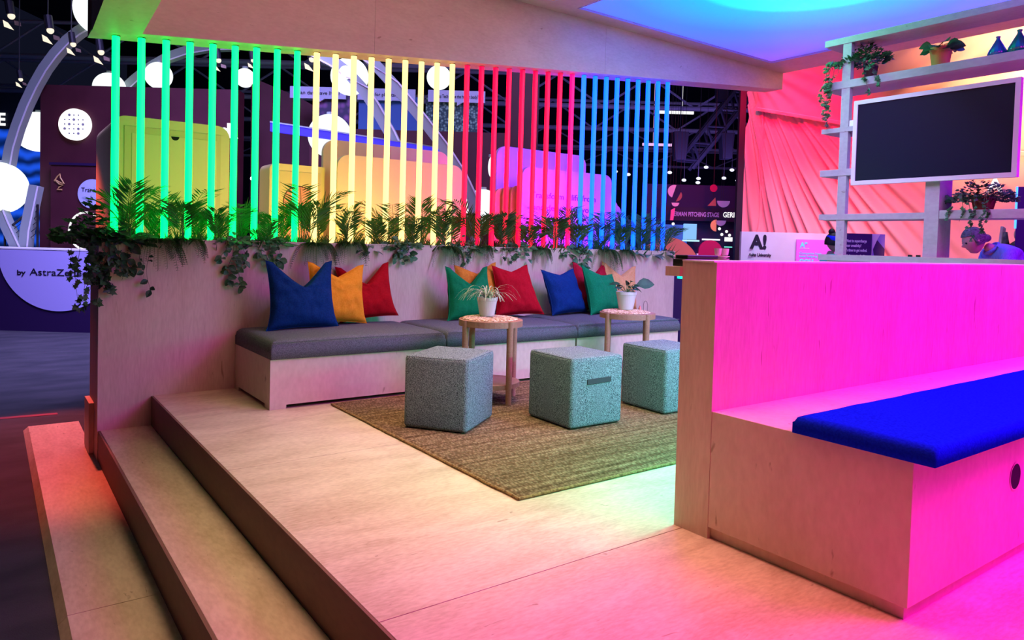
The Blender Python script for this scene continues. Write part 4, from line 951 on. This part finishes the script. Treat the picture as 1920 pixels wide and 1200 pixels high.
for i in range(4):
    x0 = 4.70+.065*i; h = 1.74+.018*i
    tag(MB().prism(rrect(x0, x0+1.0, -.43, h, .10, (0, 0, 1, 1)), 'y', 6.82-.07*i, 6.85-.07*i).build('display_board', M_ter, bevel=.003), f'{("rearmost", "second rearmost", "second foremost", "foremost")[i]} of the low terracotta layered panels left of the text panel', 'display panel', 'low terracotta layered panels')
for i in range(4):
    x1 = 6.27+.13*i; h = 1.80-.055*i
    tag(MB().prism(rrect(x1-.9, x1, -.43, h, .10, (0, 0, 1, 1)), 'y', 6.56+.07*i, 6.59+.07*i).build('display_board', M_violet_lit, bevel=.003), f'{("foremost", "second foremost", "second rearmost", "rearmost")[i]} of the violet layered panels right of the text panel', 'display panel', 'violet layered panels')
# coloured fills added behind the planter to tint the boxes and boards
area('added_board_fill_green', (1.2, 5.95, 1.0), (1.2, 6.7, 1.5), 1.0, .08, 2, (.62, 1.0, .12), 150)
area('added_board_fill_yellow', (2.7, 5.95, 1.0), (2.7, 6.6, 1.4), 1.4, .08, 10, (1.0, .62, .10), 150)
area('added_board_fill_red', (4.2, 5.95, 1.0), (4.1, 6.6, 1.3), .8, .08, 5, (1.0, .05, .04), 110)
area('added_board_fill_magenta', (4.95, 5.95, 1.0), (5.0, 6.6, 1.4), .6, .08, 16, (.9, .0, 1.0), 95)
area('added_violet_fill', (5.45, 6.62, 1.80), (5.45, 6.93, 2.15), 1.2, .05, 30, (.05, .0, 1.0), 170)  # added fill, hidden behind the text board
area('added_board_fill_blue', (5.7, 5.95, 1.0), (5.6, 6.6, 1.5), 1.2, .08, 60, (.06, .0, 1.0), 150)

# ================================================================== HALL: LEFT BOOTH
M_maroon = mat('maroon_panel', (.050, .006, .014), .6, (.062, .009, .018), 3); M_purple = mat('dark_purple_desk', (.018, .005, .045), .5)
dk = thing('reception_desk', 'dark purple reception desk with a pale half disc and company lettering, far left', 'desk', (-6.9, 11.3, -.43), 'H')
MB().box(-9.6, -5.4, 10.94, 11.6, -.43, .815).build('body', M_purple, dk)
MB().box(-9.62, -5.38, 10.92, 11.62, .8155, .835).build('top', M_white, dk)
MB().prism(circ(-6.88, .813, .925, 48, PI, 2*PI), 'y', 10.925, 10.9395).build('half_disc', mat('lavender_board', (.40, .36, .70), .5), dk)
text('by', .105, M_ink, dk, (-7.50, 10.92, .43), bold=.002, width=.13)
text('AstraZeneca', .145, M_ink, dk, (-7.31, 10.92, .43), width=.95)
mw = thing('booth_wall', 'tall maroon booth wall with a glowing round sign, left behind the tubes', 'booth wall', (-6.2, 12.1, -.43), 'H')
MB().box(-7.87, -4.61, 12.0, 12.3, -.43, 3.52).build('panel', M_maroon, mw)
MB().box(-7.60, -6.35, 11.86, 11.9995, -.43, 2.19).build('projection', M_maroon, mw)
MB().box(-7.62, -6.33, 11.84, 11.9995, 2.1905, 2.23).build('projection_top', M_purple, mw)
M_gold = mat('gold_paint', (.55, .33, .12), .4)
k = 8.8/1000
def PXZ(px, py): return (-7.46+(px-121)*k, 11.845, 1.91-(py-343)*k)
MB().tube([PXZ(*p) for p in ((113, 341), (118, 333), (123, 328), (124, 335), (131, 346), (124, 344), (116, 340), (113, 341))], .011, 6).build('emblem', M_gold, mw)
MB().tube([PXZ(*p) for p in ((116, 341), (122, 347), (130, 348), (121, 353), (118, 357), (127, 357))], .012, 6).build('emblem', M_gold, mw)
text('Network', .33, emit('letters_white', (1, 1, 1), 1.1), mw, (-4.62, 11.99, 2.73), bold=.010, align='RIGHT', extrude=.02)
MB().prism(circ(-6.90, 1.73, .24, 40), 'y', 11.83, 11.845).build('pale_disc', mat('pale_blue_disc', (.42, .46, .75), .5), mw)
text('Trans', .10, M_ink, mw, (-7.08, 11.825, 1.76)); text('h', .10, M_ink, mw, (-6.93, 11.825, 1.63)); text('fa', .10, M_ink, mw, (-6.95, 11.825, 1.51), bold=.003)
rs_ = thing('round_sign', 'bright white round sign with rows of small grey dots on the maroon wall', 'sign', (-7.27, 11.95, 2.6), 'H')
MB().prism(circ(-7.27, 2.87, .258, 48), 'y', 11.93, 11.999).build('disc', emit('sign_disc_white', (1, 1, .97), 1.3), rs_)
M_gd = mat('grey_print', (.35, .35, .35), .5); b = MB()
for r_ in range(5):
    for q in range(5 if r_ in (1, 2, 3) else 3):
        x_ = -7.27+(q-(2 if r_ in (1, 2, 3) else 1))*.075; z_ = 2.87+(2-r_)*.075; b.prism(circ(x_, z_, .012 if (r_+q) % 3 else .022, 10), 'y', 11.924, 11.9295)
b.build('dot_print', M_gd, rs_)
ns_ = thing('ring_light', 'white ring light partly hidden by the ivy at the planter corner', 'lamp', (-6.6, 11.5, .9), 'H')
MB().tube([(-6.90+.27*math.cos(a), 11.66, 1.12+.30*math.sin(a)) for a in [2*PI*i/40 for i in range(41)]], .016, 8).build('ring', emit('ring_white', (1, 1, 1), 1.2), ns_)
MB().cyl((-6.90, 11.66, .836), (-6.90, 11.66, .82), .05, n=12).build('foot', M_black, ns_)
# blue screen behind
def swirl():
    mt = bpy.data.materials.new('blue_swirl_screen'); mt.use_nodes = True; N = mt.node_tree.nodes; L = mt.node_tree.links; bs = N['Principled BSDF']; bs.inputs['Base Color'].default_value = (.01, .01, .02, 1)
    tc = N.new('ShaderNodeTexCoord'); wv = N.new('ShaderNodeTexWave'); wv.inputs['Scale'].default_value = 1.1; wv.inputs['Distortion'].default_value = 7; wv.inputs['Detail'].default_value = 3; wv.wave_type = 'RINGS'
    L.new(tc.outputs['Object'], wv.inputs['Vector']); rp = N.new('ShaderNodeValToRGB'); rp.color_ramp.elements[0].color = (.0, .012, .10, 1); rp.color_ramp.elements[1].color = (.01, .09, .80, 1)
    L.new(wv.outputs['Fac'], rp.inputs[0]); L.new(rp.outputs[0], bs.inputs['Emission Color']); bs.inputs['Emission Strength'].default_value = 1; return mt
bs_ = thing('video_wall', 'large blue video wall with swirling waves at the far left', 'screen', (-10, 14, .5), 'H')
MB().box(-12.5, -8.6, 14.0, 14.1, .3, 3.05).build('screen', swirl(), bs_)
MB().box(-12.5, -8.6, 14.0, 14.15, 3.051, 3.75).build('header', mat('navy_header', (.004, .008, .03), .6), bs_)
text('E', .33, emit('letters_white', (1, 1, 1)), bs_, (-9.84, 13.98, 3.12), bold=.01, align='RIGHT')
MB().box(-12.5, -8.6, 14.0, 14.12, -.43, .2995).build('base', M_purple, bs_)
# globes and arches
M_globe = emit('globe_white', (.92, 1.0, 1.0), 1.15)
M_rib = mat('grey_arch', (.30, .36, .34), .5)
M_ribl = mat('white_arch_edge', (.75, .72, .80), .5)
def globe(label, s, d, z, r, drop=None, sc=(1, 1, 1)):
    t = thing('globe_lamp', label, 'lamp', (s, d, z-r), 'H', group='white globe lamps')
    MB().ball((s, d, z), r, 32, 20, sc).build('globe', M_globe, t, smooth=True)
    MB().cyl((s, d, z+r*sc[2]*.97), (s, d, z+r*sc[2]+.03), .05, n=12).build('cap', M_rib, t)
    if drop: MB().cyl((s, d, z+r*sc[2]+.03), (s, d, 8.2), .006, n=5).build('cord', M_rib, t)
kL = 11.8/10.5
globe('glowing globe at the left image edge at the foot of the tall arch', -7.48*kL, 11.8, 1.1+.61*kL, .42)
globe('glowing globe at the top of the tall arch beside the canopy corner', -6.02*kL, 11.8, 1.1+3.2*kL, .40)
globe('glowing globe peeking above the maroon wall left of the second green tube', -5.89*13/10.5, 13, 1.1+2.09*13/10.5, .27)
globe('glowing globe peeking above the maroon wall at the third green tube', -5.18*13/10.5, 13, 1.1+2.29*13/10.5, .235)
globe('glowing globe peeking above the maroon wall between the sixth and seventh green tubes', -3.93*13/10.5, 13, 1.1+2.29*13/10.5, .17)
globe('large glowing globe near the top behind the second and third pale yellow tubes', -2.42, 10.5, 3.45, .27)
globe('large glowing globe at mid height behind the first and second pale yellow tubes', -2.69, 10.5, 2.59, .31)
globe('small glowing globe near the top behind the eighth pale yellow tube', -1.13, 10.5, 3.47, .175)
globe('glowing globe low behind the first red tubes', -.45, 10.5, 1.60, .28)
globe('glowing bowl-shaped globe in front of the blue video wall', -6.91*1.2, 12.6, 2.82, .36, sc=(1.1, 1, .95))
globe('thin glowing oval lamp behind the second red tube', -.36, 11.2, 2.28, .16, drop=True, sc=(.33, .33, 1))
def arch(label, pts, d, wd=.16, dp=.14, floor=False):
    t = thing('curved_arch', label, 'arch', (pts[0][0], d, min(p[1] for p in pts)), 'H', group='grey curved arches'); n = len(pts)
    V = []; E = []
    for i, (s, z) in enumerate(pts):
        a = Vector(pts[max(0, i-1)]); c_ = Vector(pts[min(n-1, i+1)]); tg = (c_-a).normalized(); nn = Vector((-tg.y, tg.x))*wd/2
        V += [(s+nn.x, d, z+nn.y), (s-nn.x, d, z-nn.y), (s-nn.x, d+dp, z-nn.y), (s+nn.x, d+dp, z+nn.y)]
        sgn = 1 if nn.x*1+nn.y*-1 > 0 else -1
        E += [(s+nn.x*sgn, d-.01, z+nn.y*sgn), (s+nn.x*.72*sgn, d-.01, z+nn.y*.72*sgn), (s+nn.x*.72*sgn, d-.0005, z+nn.y*.72*sgn), (s+nn.x*sgn, d-.0005, z+nn.y*sgn)]
    fs = [(4*i+j, 4*i+(j+1) % 4, 4*i+4+(j+1) % 4, 4*i+4+j) for i in range(n-1) for j in range(4)]+[(0, 3, 2, 1), (4*n-4, 4*n-3, 4*n-2, 4*n-1)]
    MB().add(V, fs).build('band', M_rib, t); MB().add(E, fs).build('light_edge', M_ribl, t)
def K(pts, k): return [(s*k, 1.1+(z-1.1)*k) for s, z in pts]
arch('tall grey arch curving up from the left globe to the canopy corner', K([(-6.16, 4.12), (-6.36, 4.0), (-6.53, 3.86), (-6.70, 3.67), (-6.86, 3.45), (-7.0, 3.2), (-7.13, 2.92), (-7.25, 2.6), (-7.34, 2.3), (-7.40, 1.95)], kL), 11.8)
arch('grey arch leg below the left globe leaning right, behind the desk', K([(-7.43, 1.45), (-7.32, 1.19), (-7.19, .92), (-7.10, .72), (-7.00, .3), (-6.98, -.25)], kL), 11.66)
arch('grey arch leg left of the maroon wall leaning left, behind the desk', K([(-6.90, 1.75), (-6.97, 1.4), (-7.03, 1.1), (-7.05, .85), (-7.10, .4), (-7.12, -.25)], kL), 11.67)
arch('grey arch rising over the maroon wall behind the first green tubes', K([(-5.95, 3.20), (-5.72, 3.42), (-5.5, 3.60), (-5.25, 3.75), (-4.95, 3.86), (-4.6, 3.93), (-4.2, 3.95)], 13/10.7), 13.2)
arch('grey beam descending through the upper large globe', [(-3.2, 3.95), (-2.9, 3.75), (-2.6, 3.60), (-2.39, 3.45), (-2.15, 3.2), (-1.98, 2.95), (-1.78, 2.62), (-1.62, 2.3), (-1.5, 1.9), (-1.45, -.43)], 10.25)
arch('long grey beam descending to the right behind the pale yellow tubes', [(-2.3, 3.8), (-2.0, 3.55), (-1.65, 3.19), (-1.28, 2.77), (-.98, 2.40), (-.72, 2.02), (-.56, 1.70), (-.50, 1.3), (-.5, -.43)], 9.8, .15)
rl = thing('cable_railing', 'dark handrail with thin cables at the far left', 'railing', (-7.9, 11.7, .8), 'H')
MB().cyl((-8.25, 11.72, 1.08), (-7.72, 11.72, 1.52), .02, n=8).build('handrail', M_black, rl)
b = MB()
for i in range(5): b.cyl((-8.25, 11.72, 1.0-.09*i), (-7.72, 11.72, 1.44-.09*i), .005, n=5)
b.build('cable', M_black, rl)
MB().cyl((-8.25, 11.72, -.43), (-8.25, 11.72, 1.09), .018, n=8).build('rail_post', M_black, rl); MB().cyl((-7.72, 11.72, -.43), (-7.72, 11.72, 1.53), .018, n=8).build('rail_post', M_black, rl)

# spot lamps under the hall roof
M_warm = emit('lamp_warm', (1, .86, .66), 1.1); M_hous = mat('lamp_housing', (.006, .006, .01), .5)
def lamp(label, s, d, z, k=1.0):
    t = thing('stage_spotlight', label, 'spotlight', (s, d, z-.1), 'H', group='small warm stage spotlights'); 
    MB().cyl((s, d, z+.06*k), (s-.03*k, d, z+.26*k), .06*k, n=12).build('housing', M_hous, t)
    MB().ball((s+.01*k, d, z+.04*k), .05*k, 12, 8).build('bulb', M_warm, t)
    MB().add([(s-.12*k, d, z-.02*k), (s-.04*k, d, z-.06*k), (s+.05*k, d, z-.17*k), (s-.10*k, d, z-.12*k)], [(0, 3, 2, 1), (0, 1, 2, 3)]).build('barn_door', M_warm, t)  # flap emits: lamplight falling on it is put into the material
    MB().add([(s+.05*k, d, z-.02*k), (s+.15*k, d, z-.05*k), (s+.16*k, d, z-.11*k), (s+.06*k, d, z-.09*k)], [(0, 3, 2, 1), (0, 1, 2, 3)]).build('barn_door', mat('flap_dim', (.35, .25, .18), .5), t)
    MB().cyl((s-.03*k, d, z+.26*k), (s-.03*k, d, z+1.6), .008, n=5).build('hanger', M_hous, t)
for lb, s, z, k in (('at the top left corner of the view', -7.67, 4.29, 1), ('above the arch, second from the left', -7.08, 4.09, 1), ('just under the arch near its top', -6.73, 3.90, .8), ('left of the first green tube', -6.31, 3.79, .9), ('beside the left edge above the video wall', -7.52, 3.36, .6), ('between the fifth and sixth green tubes', -4.53, 3.72, .8), ('between the sixth and seventh green tubes', -4.01, 3.74, .6), ('between the last green and first pale yellow tube', -3.12, 3.77, .9)):
    lamp(f'warm stage spotlight {lb}', s, 11.0, z, k)

# booth pictures behind the pale yellow tubes
M_bub = mat('grey_caption_board', (.34, .34, .46), .5)
def picture(colA, colB, name, sc):
    mt = bpy.data.materials.new(name); mt.use_nodes = True; N = mt.node_tree.nodes; L = mt.node_tree.links; bs = N['Principled BSDF']
    tc = N.new('ShaderNodeTexCoord'); vo = N.new('ShaderNodeTexVoronoi'); vo.inputs['Scale'].default_value = sc; L.new(tc.outputs['Object'], vo.inputs['Vector'])
    rp = N.new('ShaderNodeValToRGB'); rp.color_ramp.elements[0].color = lin(colB); rp.color_ramp.elements[1].color = lin(colA); rp.color_ramp.elements[1].position = .6; L.new(vo.outputs['Distance'], rp.inputs[0])
    L.new(rp.outputs[0], bs.inputs['Base Color']); L.new(rp.outputs[0], bs.inputs['Emission Color']); bs.inputs['Emission Strength'].default_value = .12; bs.inputs['Roughness'].default_value = .5; return mt
for (s0, s1, txt, q0, q1, mt_, lb) in ((-3.89, -2.93, 'Can data save lives?', -3.45, -2.80, picture((.02, .01, .05), (.20, .06, .22), 'purple_print', 9), 'dark purple picture with a caption about saving lives'),
        (-2.73, -1.74, 'Tech for planetary care', -2.72, -1.70, picture((.01, .05, .22), (.02, .08, .26), 'ocean_print', .8), 'deep blue ocean picture with a technology caption'),
        (-1.52, -.54, 'Does Tech shape the human body?', -1.56, -.66, picture((.0, .02, .03), (.20, .32, .28), 'dotted_print', 22), 'dark green dotted picture with a caption about the human body')):
    t = thing('caption_picture', lb+' behind the tubes', 'picture', ((q0+q1)/2, 12.5, 3.0), 'H')
    MB().box(q0, q1, 12.52, 12.56, 3.005, 3.58).build('print', mt_, t)
    b = MB(); b.box(s0, s1, 12.46, 12.5, 3.50, 3.70); b.prism([(s0+.50, 3.50), (s0+.60, 3.50), (s0+.50, 3.44)], 'y', 12.46, 12.5); b.build('caption_board', M_bub, t)
    text(txt, .085, M_ink, t, (s0+.12, 12.455, 3.57), width=.74)
bw = thing('low_booth_wall', 'dark maroon booth wall carrying the three captioned pictures', 'booth wall', (-1.6, 12.7, -.43), 'H')
MB().box(-3.55, -.12, 12.5, 12.8, -.43, 3.004).build('panel', M_maroon, bw)
bw = thing('sloping_booth_wall', 'maroon booth wall with a sloping top behind the last green tubes', 'booth wall', (-4, 13, -.43), 'H')
MB().prism([(-4.75, -.43), (-3.2, -.43), (-3.2, 3.25), (-3.9, 3.62), (-4.75, 3.95)], 'y', 13.0, 13.2).build('panel', M_maroon, bw)
MB().box(-.11, .40, 12.9, 13.1, -.43, 4.25).build('tall_booth_wall', M_maroon, frame='H'); tag(bpy.data.objects['tall_booth_wall'], 'narrow tall maroon wall behind the fourth and fifth red tubes', 'booth wall')
q = thing('blue_light_bar', 'long indigo glowing bar sloping through the large mid-height globe', 'light bar', (-2.3, 10.15, 2.3), 'H')
MB().hexa([(-3.43, 10.12, 2.58), (-1.0, 10.12, 2.32), (-1.0, 10.2, 2.32), (-3.43, 10.2, 2.58)], [(-3.43, 10.12, 2.70), (-1.0, 10.12, 2.40), (-1.0, 10.2, 2.40), (-3.43, 10.2, 2.70)]).build('diffuser', emit('indigo_bar', (.05, .03, 1), .9), q)
b = MB(); b.hexa([(-3.43, 10.11, 2.70), (-1.0, 10.11, 2.40), (-1.0, 10.21, 2.40), (-3.43, 10.21, 2.70)], [(-3.43, 10.11, 2.72), (-1.0, 10.11, 2.415), (-1.0, 10.21, 2.415), (-3.43, 10.21, 2.72)]); b.build('housing', M_rib, q)
t = thing('point_lamp', 'tiny bright white lamp between the sixth and seventh green tubes', 'lamp', (-4.42, 12.2, -.43), 'H')
MB().ball((-4.42, 12.2, 2.08), .035, 12, 8).build('bulb', emit('point_white', (.8, .9, 1), 3), t); MB().cyl((-4.42, 12.2, -.43), (-4.42, 12.2, 2.045), .02, n=8).build('pole', M_black, t)

# ================================================================== HALL: FAR STAGE BETWEEN PLANTER AND DRAPE
M_navy = mat('navy_stage', (.012, .008, .07), .6)
st = thing('pitching_stage', 'far dark stage front with white lettering, between planter and drape', 'stage', (3.7, 14.3, -.43), 'H')
MB().box(2.6, 4.9, 14.2, 14.6, -.43, 2.35).build('facade', M_navy, st)
MB().box(2.95, 4.9, 14.0, 14.19, 1.64, 1.90).build('banner', mat('navy_banner', (.012, .010, .05), .5), st)
text('GERMAN PITCHING STAGE', .12, mat('lilac_letters', (.45, .42, .85), .5), st, (3.05, 13.99, 1.725), bold=.003, width=.93)
text('GERMAN PITCHING STAGE', .14, emit('letters_white', (1, 1, 1)), st, (4.06, 13.99, 1.725), bold=.002, width=1.30)
MB().box(2.62, 3.40, 14.1, 14.195, .9, 1.56).build('blue_panel', emit('stage_blue', (.01, .09, .55), 1), st)
MB().box(3.32, 3.56, 14.0, 14.09, 1.28, 1.58).build('monitor', emit('stage_monitor', (.22, .55, 1), 1), st)
for i, (s0, s1, z, hh, c_) in enumerate(((3.30, 3.62, 1.24, .03, (.5, .9, 1)), (3.68, 4.02, 1.27, .03, (.9, .9, 1)), (4.12, 4.26, 1.26, .08, (1, 1, 1)), (4.12, 4.26, 1.14, .02, (.2, .9, .8)))):
    MB().box(s0, s1, 14.0, 14.05, z, z+hh).build('strip_lamp', emit(f'strip_{i}', c_, 1.1), st)
for (s, z) in ((4.14, 1.45), (4.05, 1.39), (4.0, 1.5), (3.10, 1.57), (4.2, 1.38)): MB().ball((s, 14.0, z), .03, 10, 6).build('bulb', emit('stage_bulb', (1, 1, 1), 1), st)
M_or = mat('orange_panel', (.55, .18, .10), .6); M_rd = mat('crimson_panel', (.35, .0, .08), .6)
t = thing('orange_arch_board', 'orange half-round board behind the right end of the planter', 'board', (2.6, 12, -.43), 'H')
MB().prism([(2.0, -.43), (3.12, -.43), (3.12, .70)]+circ(2.58, .74, .54, 24, 0, PI), 'y', 12.0, 12.06).build('board', M_or, t)
t = thing('crimson_arch_board', 'crimson round-topped board right of the orange one', 'board', (3.3, 12, -.43), 'H')
MB().prism([(3.12, -.43), (3.52, -.43), (3.52, 1.02)]+circ(3.32, 1.05, .20, 24, 0, PI), 'y', 12.1, 12.16).build('board', M_rd, t)
MB().prism([(3.095, -.43), (3.118, -.43), (3.118, 1.02), (3.095, 1.02)], 'y', 12.1, 12.16).build('edge', M_white, t)
def hang(label, poly, m_, cat='ornament'):
    t = thing('hanging_shape', label, cat, (poly[0][0], 13.5, min(p[1] for p in poly)), 'H', group='hanging paper shapes of the far stage')
    MB().prism(poly, 'y', 13.5, 13.53).build('panel', m_, t)
    xm = sum(p[0] for p in poly)/len(poly); MB().cyl((xm, 13.515, max(p[1] for p in poly)), (xm, 13.515, 4.4), .003, n=4).build('cord', M_hous, t)
kk = 13.5/14
def hp(s, z): return (s*kk, 1.1+(z-1.1)*kk)
M_pk = mat('pale_paper', (.65, .50, .60), .6); M_br = mat('brown_paper', (.30, .12, .10), .6); M_yl = mat('yellow_paper', (.85, .62, .20), .6); M_gr = mat('grey_paper', (.35, .33, .55), .6); M_mg = mat('pink_paper', (.85, .12, .35), .6)
def sdisc(c, r, a0, a1): c = hp(*c); return circ(c[0], c[1], r, 20, a0, a1)
hang('pale half disc hanging next to the last blue tube', sdisc((3.10, 2.20), .12, PI*.4, PI*1.4), M_pk)
hang('brown half disc beside the pale one at the last blue tube', sdisc((3.14, 2.12), .11, PI*1.5, PI*2.2), M_br)
hang('small pale bowl shape above the stage lettering', sdisc((3.13, 1.98), .07, PI, 2*PI), M_pk)
hang('small pink sliver at the left end of the stage lettering', [hp(3.04, 1.64), hp(3.10, 1.64), hp(3.13, 1.88), hp(3.05, 1.84)], M_mg)
hang('dark red hexagon high above the stage lettering', sdisc((3.86, 2.28), .07, 0, 2*PI*.99), M_rd)
hang('brown triangle above the stage lettering', [hp(3.76, 1.94), hp(3.92, 1.94), hp(3.90, 2.10)], M_br)
hang('grey half disc above the right stage lettering', sdisc((4.06, 2.04), .12, PI, 2*PI), M_gr)
hang('yellow half disc below the stage lettering', sdisc((3.94, 1.56), .11, PI*.5, PI*1.5), M_yl)
hang('dim grey half disc below the right stage lettering', sdisc((4.02, 1.66), .10, PI, 2*PI), M_gr)

# roof trusses and rigging of the hall
M_tr = mat('truss_grey', (.22, .20, .28), .6); M_tg = mat('truss_green_grey', (.10, .16, .14), .6); M_rig = mat('rigging_black', (.004, .003, .012), .7)
def truss(label, d, z20, s0, s1, m_, r=.06, hgt=.75):
    z = 1.1+(z20-1.1)*d/20; t = thing('roof_truss', label, 'truss', ((s0+s1)/2, d, z), 'H', group='roof trusses of the hall')
    b = MB(); b.cyl((s0, d, z), (s1, d, z), r, n=8); b.build('bottom_chord', m_, t)
    b = MB(); b.cyl((s0, d, z+hgt), (s1, d, z+hgt), r*.7, n=8); b.build('top_chord', m_, t)
    b = MB(); n = int((s1-s0)/1.1)
    for i in range(n):
        x = s0+(s1-s0)*i/n; x2 = s0+(s1-s0)*(i+1)/n; b.cyl((x, d, z if i % 2 else z+hgt), (x2, d, z+hgt if i % 2 else z), r*.45, n=5)
    b.build('web', m_, t)
truss('nearest roof truss, highest across the dark hall', 16, 5.9, -15, 9, M_tr)
truss('second roof truss from the front in the dark hall', 18, 4.95, -15, 9, M_tr)
truss('third roof truss from the front in the dark hall', 20, 4.34, -15, 9, M_tr)
truss('fourth roof truss from the front, low in the dark hall', 22, 3.83, -15, 9, M_tr, .05, .6)
truss('farthest roof truss of the dark hall', 24, 3.34, -15, 10, M_tr, .045, .5)
for i, (s, z, d, lb) in enumerate(((2.75, 4.62, 19, 'white strip lamp right of the last blue tube, upper'), (2.7, 3.98, 20.5, 'pinkish strip lamp right of the last blue tube, lower'))):
    tag(MB().box(s+.9, s+1.9, d, d+.06, z, z+.07).cyl((s+1.2, d+.03, z+.07), (s+1.2, d+.03, 8.2), .006, n=4).cyl((s+1.6, d+.03, z+.07), (s+1.6, d+.03, 8.2), .006, n=4).build('strip_lamp', emit(f'hall_strip_{i}', ((1, 1, 1), (.9, .5, .9))[i], 1.0), frame='H'), lb, 'lamp')
b = MB()
P0, P1 = Vector((3.75, 16, 2.95)), Vector((5.35, 15.2, 5.2)); ax_ = (P1-P0).normalized(); sd = Vector((0, 1, 0)).cross(ax_).normalized()*.17; fd = Vector((0, .17, 0))
for a_ in (1, -1):
    for c_ in (1, -1): b.cyl(P0+sd*a_+fd*c_, P1+sd*a_+fd*c_, .045, n=6)
for i in range(13):
    u, v = i/13, (i+1)/13
    for c_ in (1, -1): b.cyl(P0.lerp(P1, u)+sd*(1 if i % 2 else -1)+fd*c_, P0.lerp(P1, v)+sd*(-1 if i % 2 else 1)+fd*c_, .028, n=5)
tag(b.build('lighting_truss', M_rig, frame='H'), 'black lattice lighting truss rising to the right in the dark hall', 'truss')
for (s, z, w_, h_, lb) in ((4.42, 4.30, .30, .85, 'black loudspeaker hanging left of the lattice truss'), (5.35, 4.55, .32, .95, 'black loudspeaker hanging near the drape'), (3.55, 3.0, .32, .60, 'black loudspeaker hanging low at the foot of the lattice truss'), (4.55, 3.05, .28, .55, 'black loudspeaker hanging low right of the lattice truss')):
    t = thing('loudspeaker', lb, 'loudspeaker', (s, 15.6, z), 'H'); MB().hexa([(s-w_*.35, 15.5, z), (s+w_*.35, 15.5, z), (s+w_*.35, 15.8, z), (s-w_*.35, 15.8, z)], [(s-w_*.5, 15.5, z+h_), (s+w_*.5, 15.5, z+h_), (s+w_*.5, 15.8, z+h_), (s-w_*.5, 15.8, z+h_)]).build('box', M_rig, t, bevel=.01)
    MB().cyl((s, 15.65, z+h_), (s, 15.65, 8.2), .01, n=5).build('hanger', M_rig, t)
for i, (s, z) in enumerate(((3.28, 2.42), (3.55, 2.38), (3.56, 2.46), (4.05, 2.48), (4.32, 2.44), (3.0, 2.56), (4.2, 2.64), (3.7, 2.68), (1.95, 2.55), (2.2, 2.50))):
    s_, z_ = s*15/14, 1.1+(z-1.1)*15/14
    t = thing('hall_lamp', 'small white lamp in the dark above the far stage', 'lamp', (s_, 15, z_), 'H', 'small white lamps above the far stage')
    MB().ball((s_, 15, z_), .035, 10, 6, (1.4, 1, .9)).build('bulb', emit('hall_lamp_white', (.9, .92, 1), 1.2), t)
    MB().cyl((s_, 15, z_+.03), (s_, 15, 8.2), .004, n=4).build('cord', M_hous, t)
area('added_truss_fill', hall(4, 14.9, 2.4), hall(4, 21, 5.5), 3, 1, 130, (.32, .22, 1.0))  # fills added so the trusses show, no fitting stands here
area('added_truss_fill', hall(-6, 13.5, 2.0), hall(-6, 20, 6.0), 3, 1, 22, (.30, .65, .6))
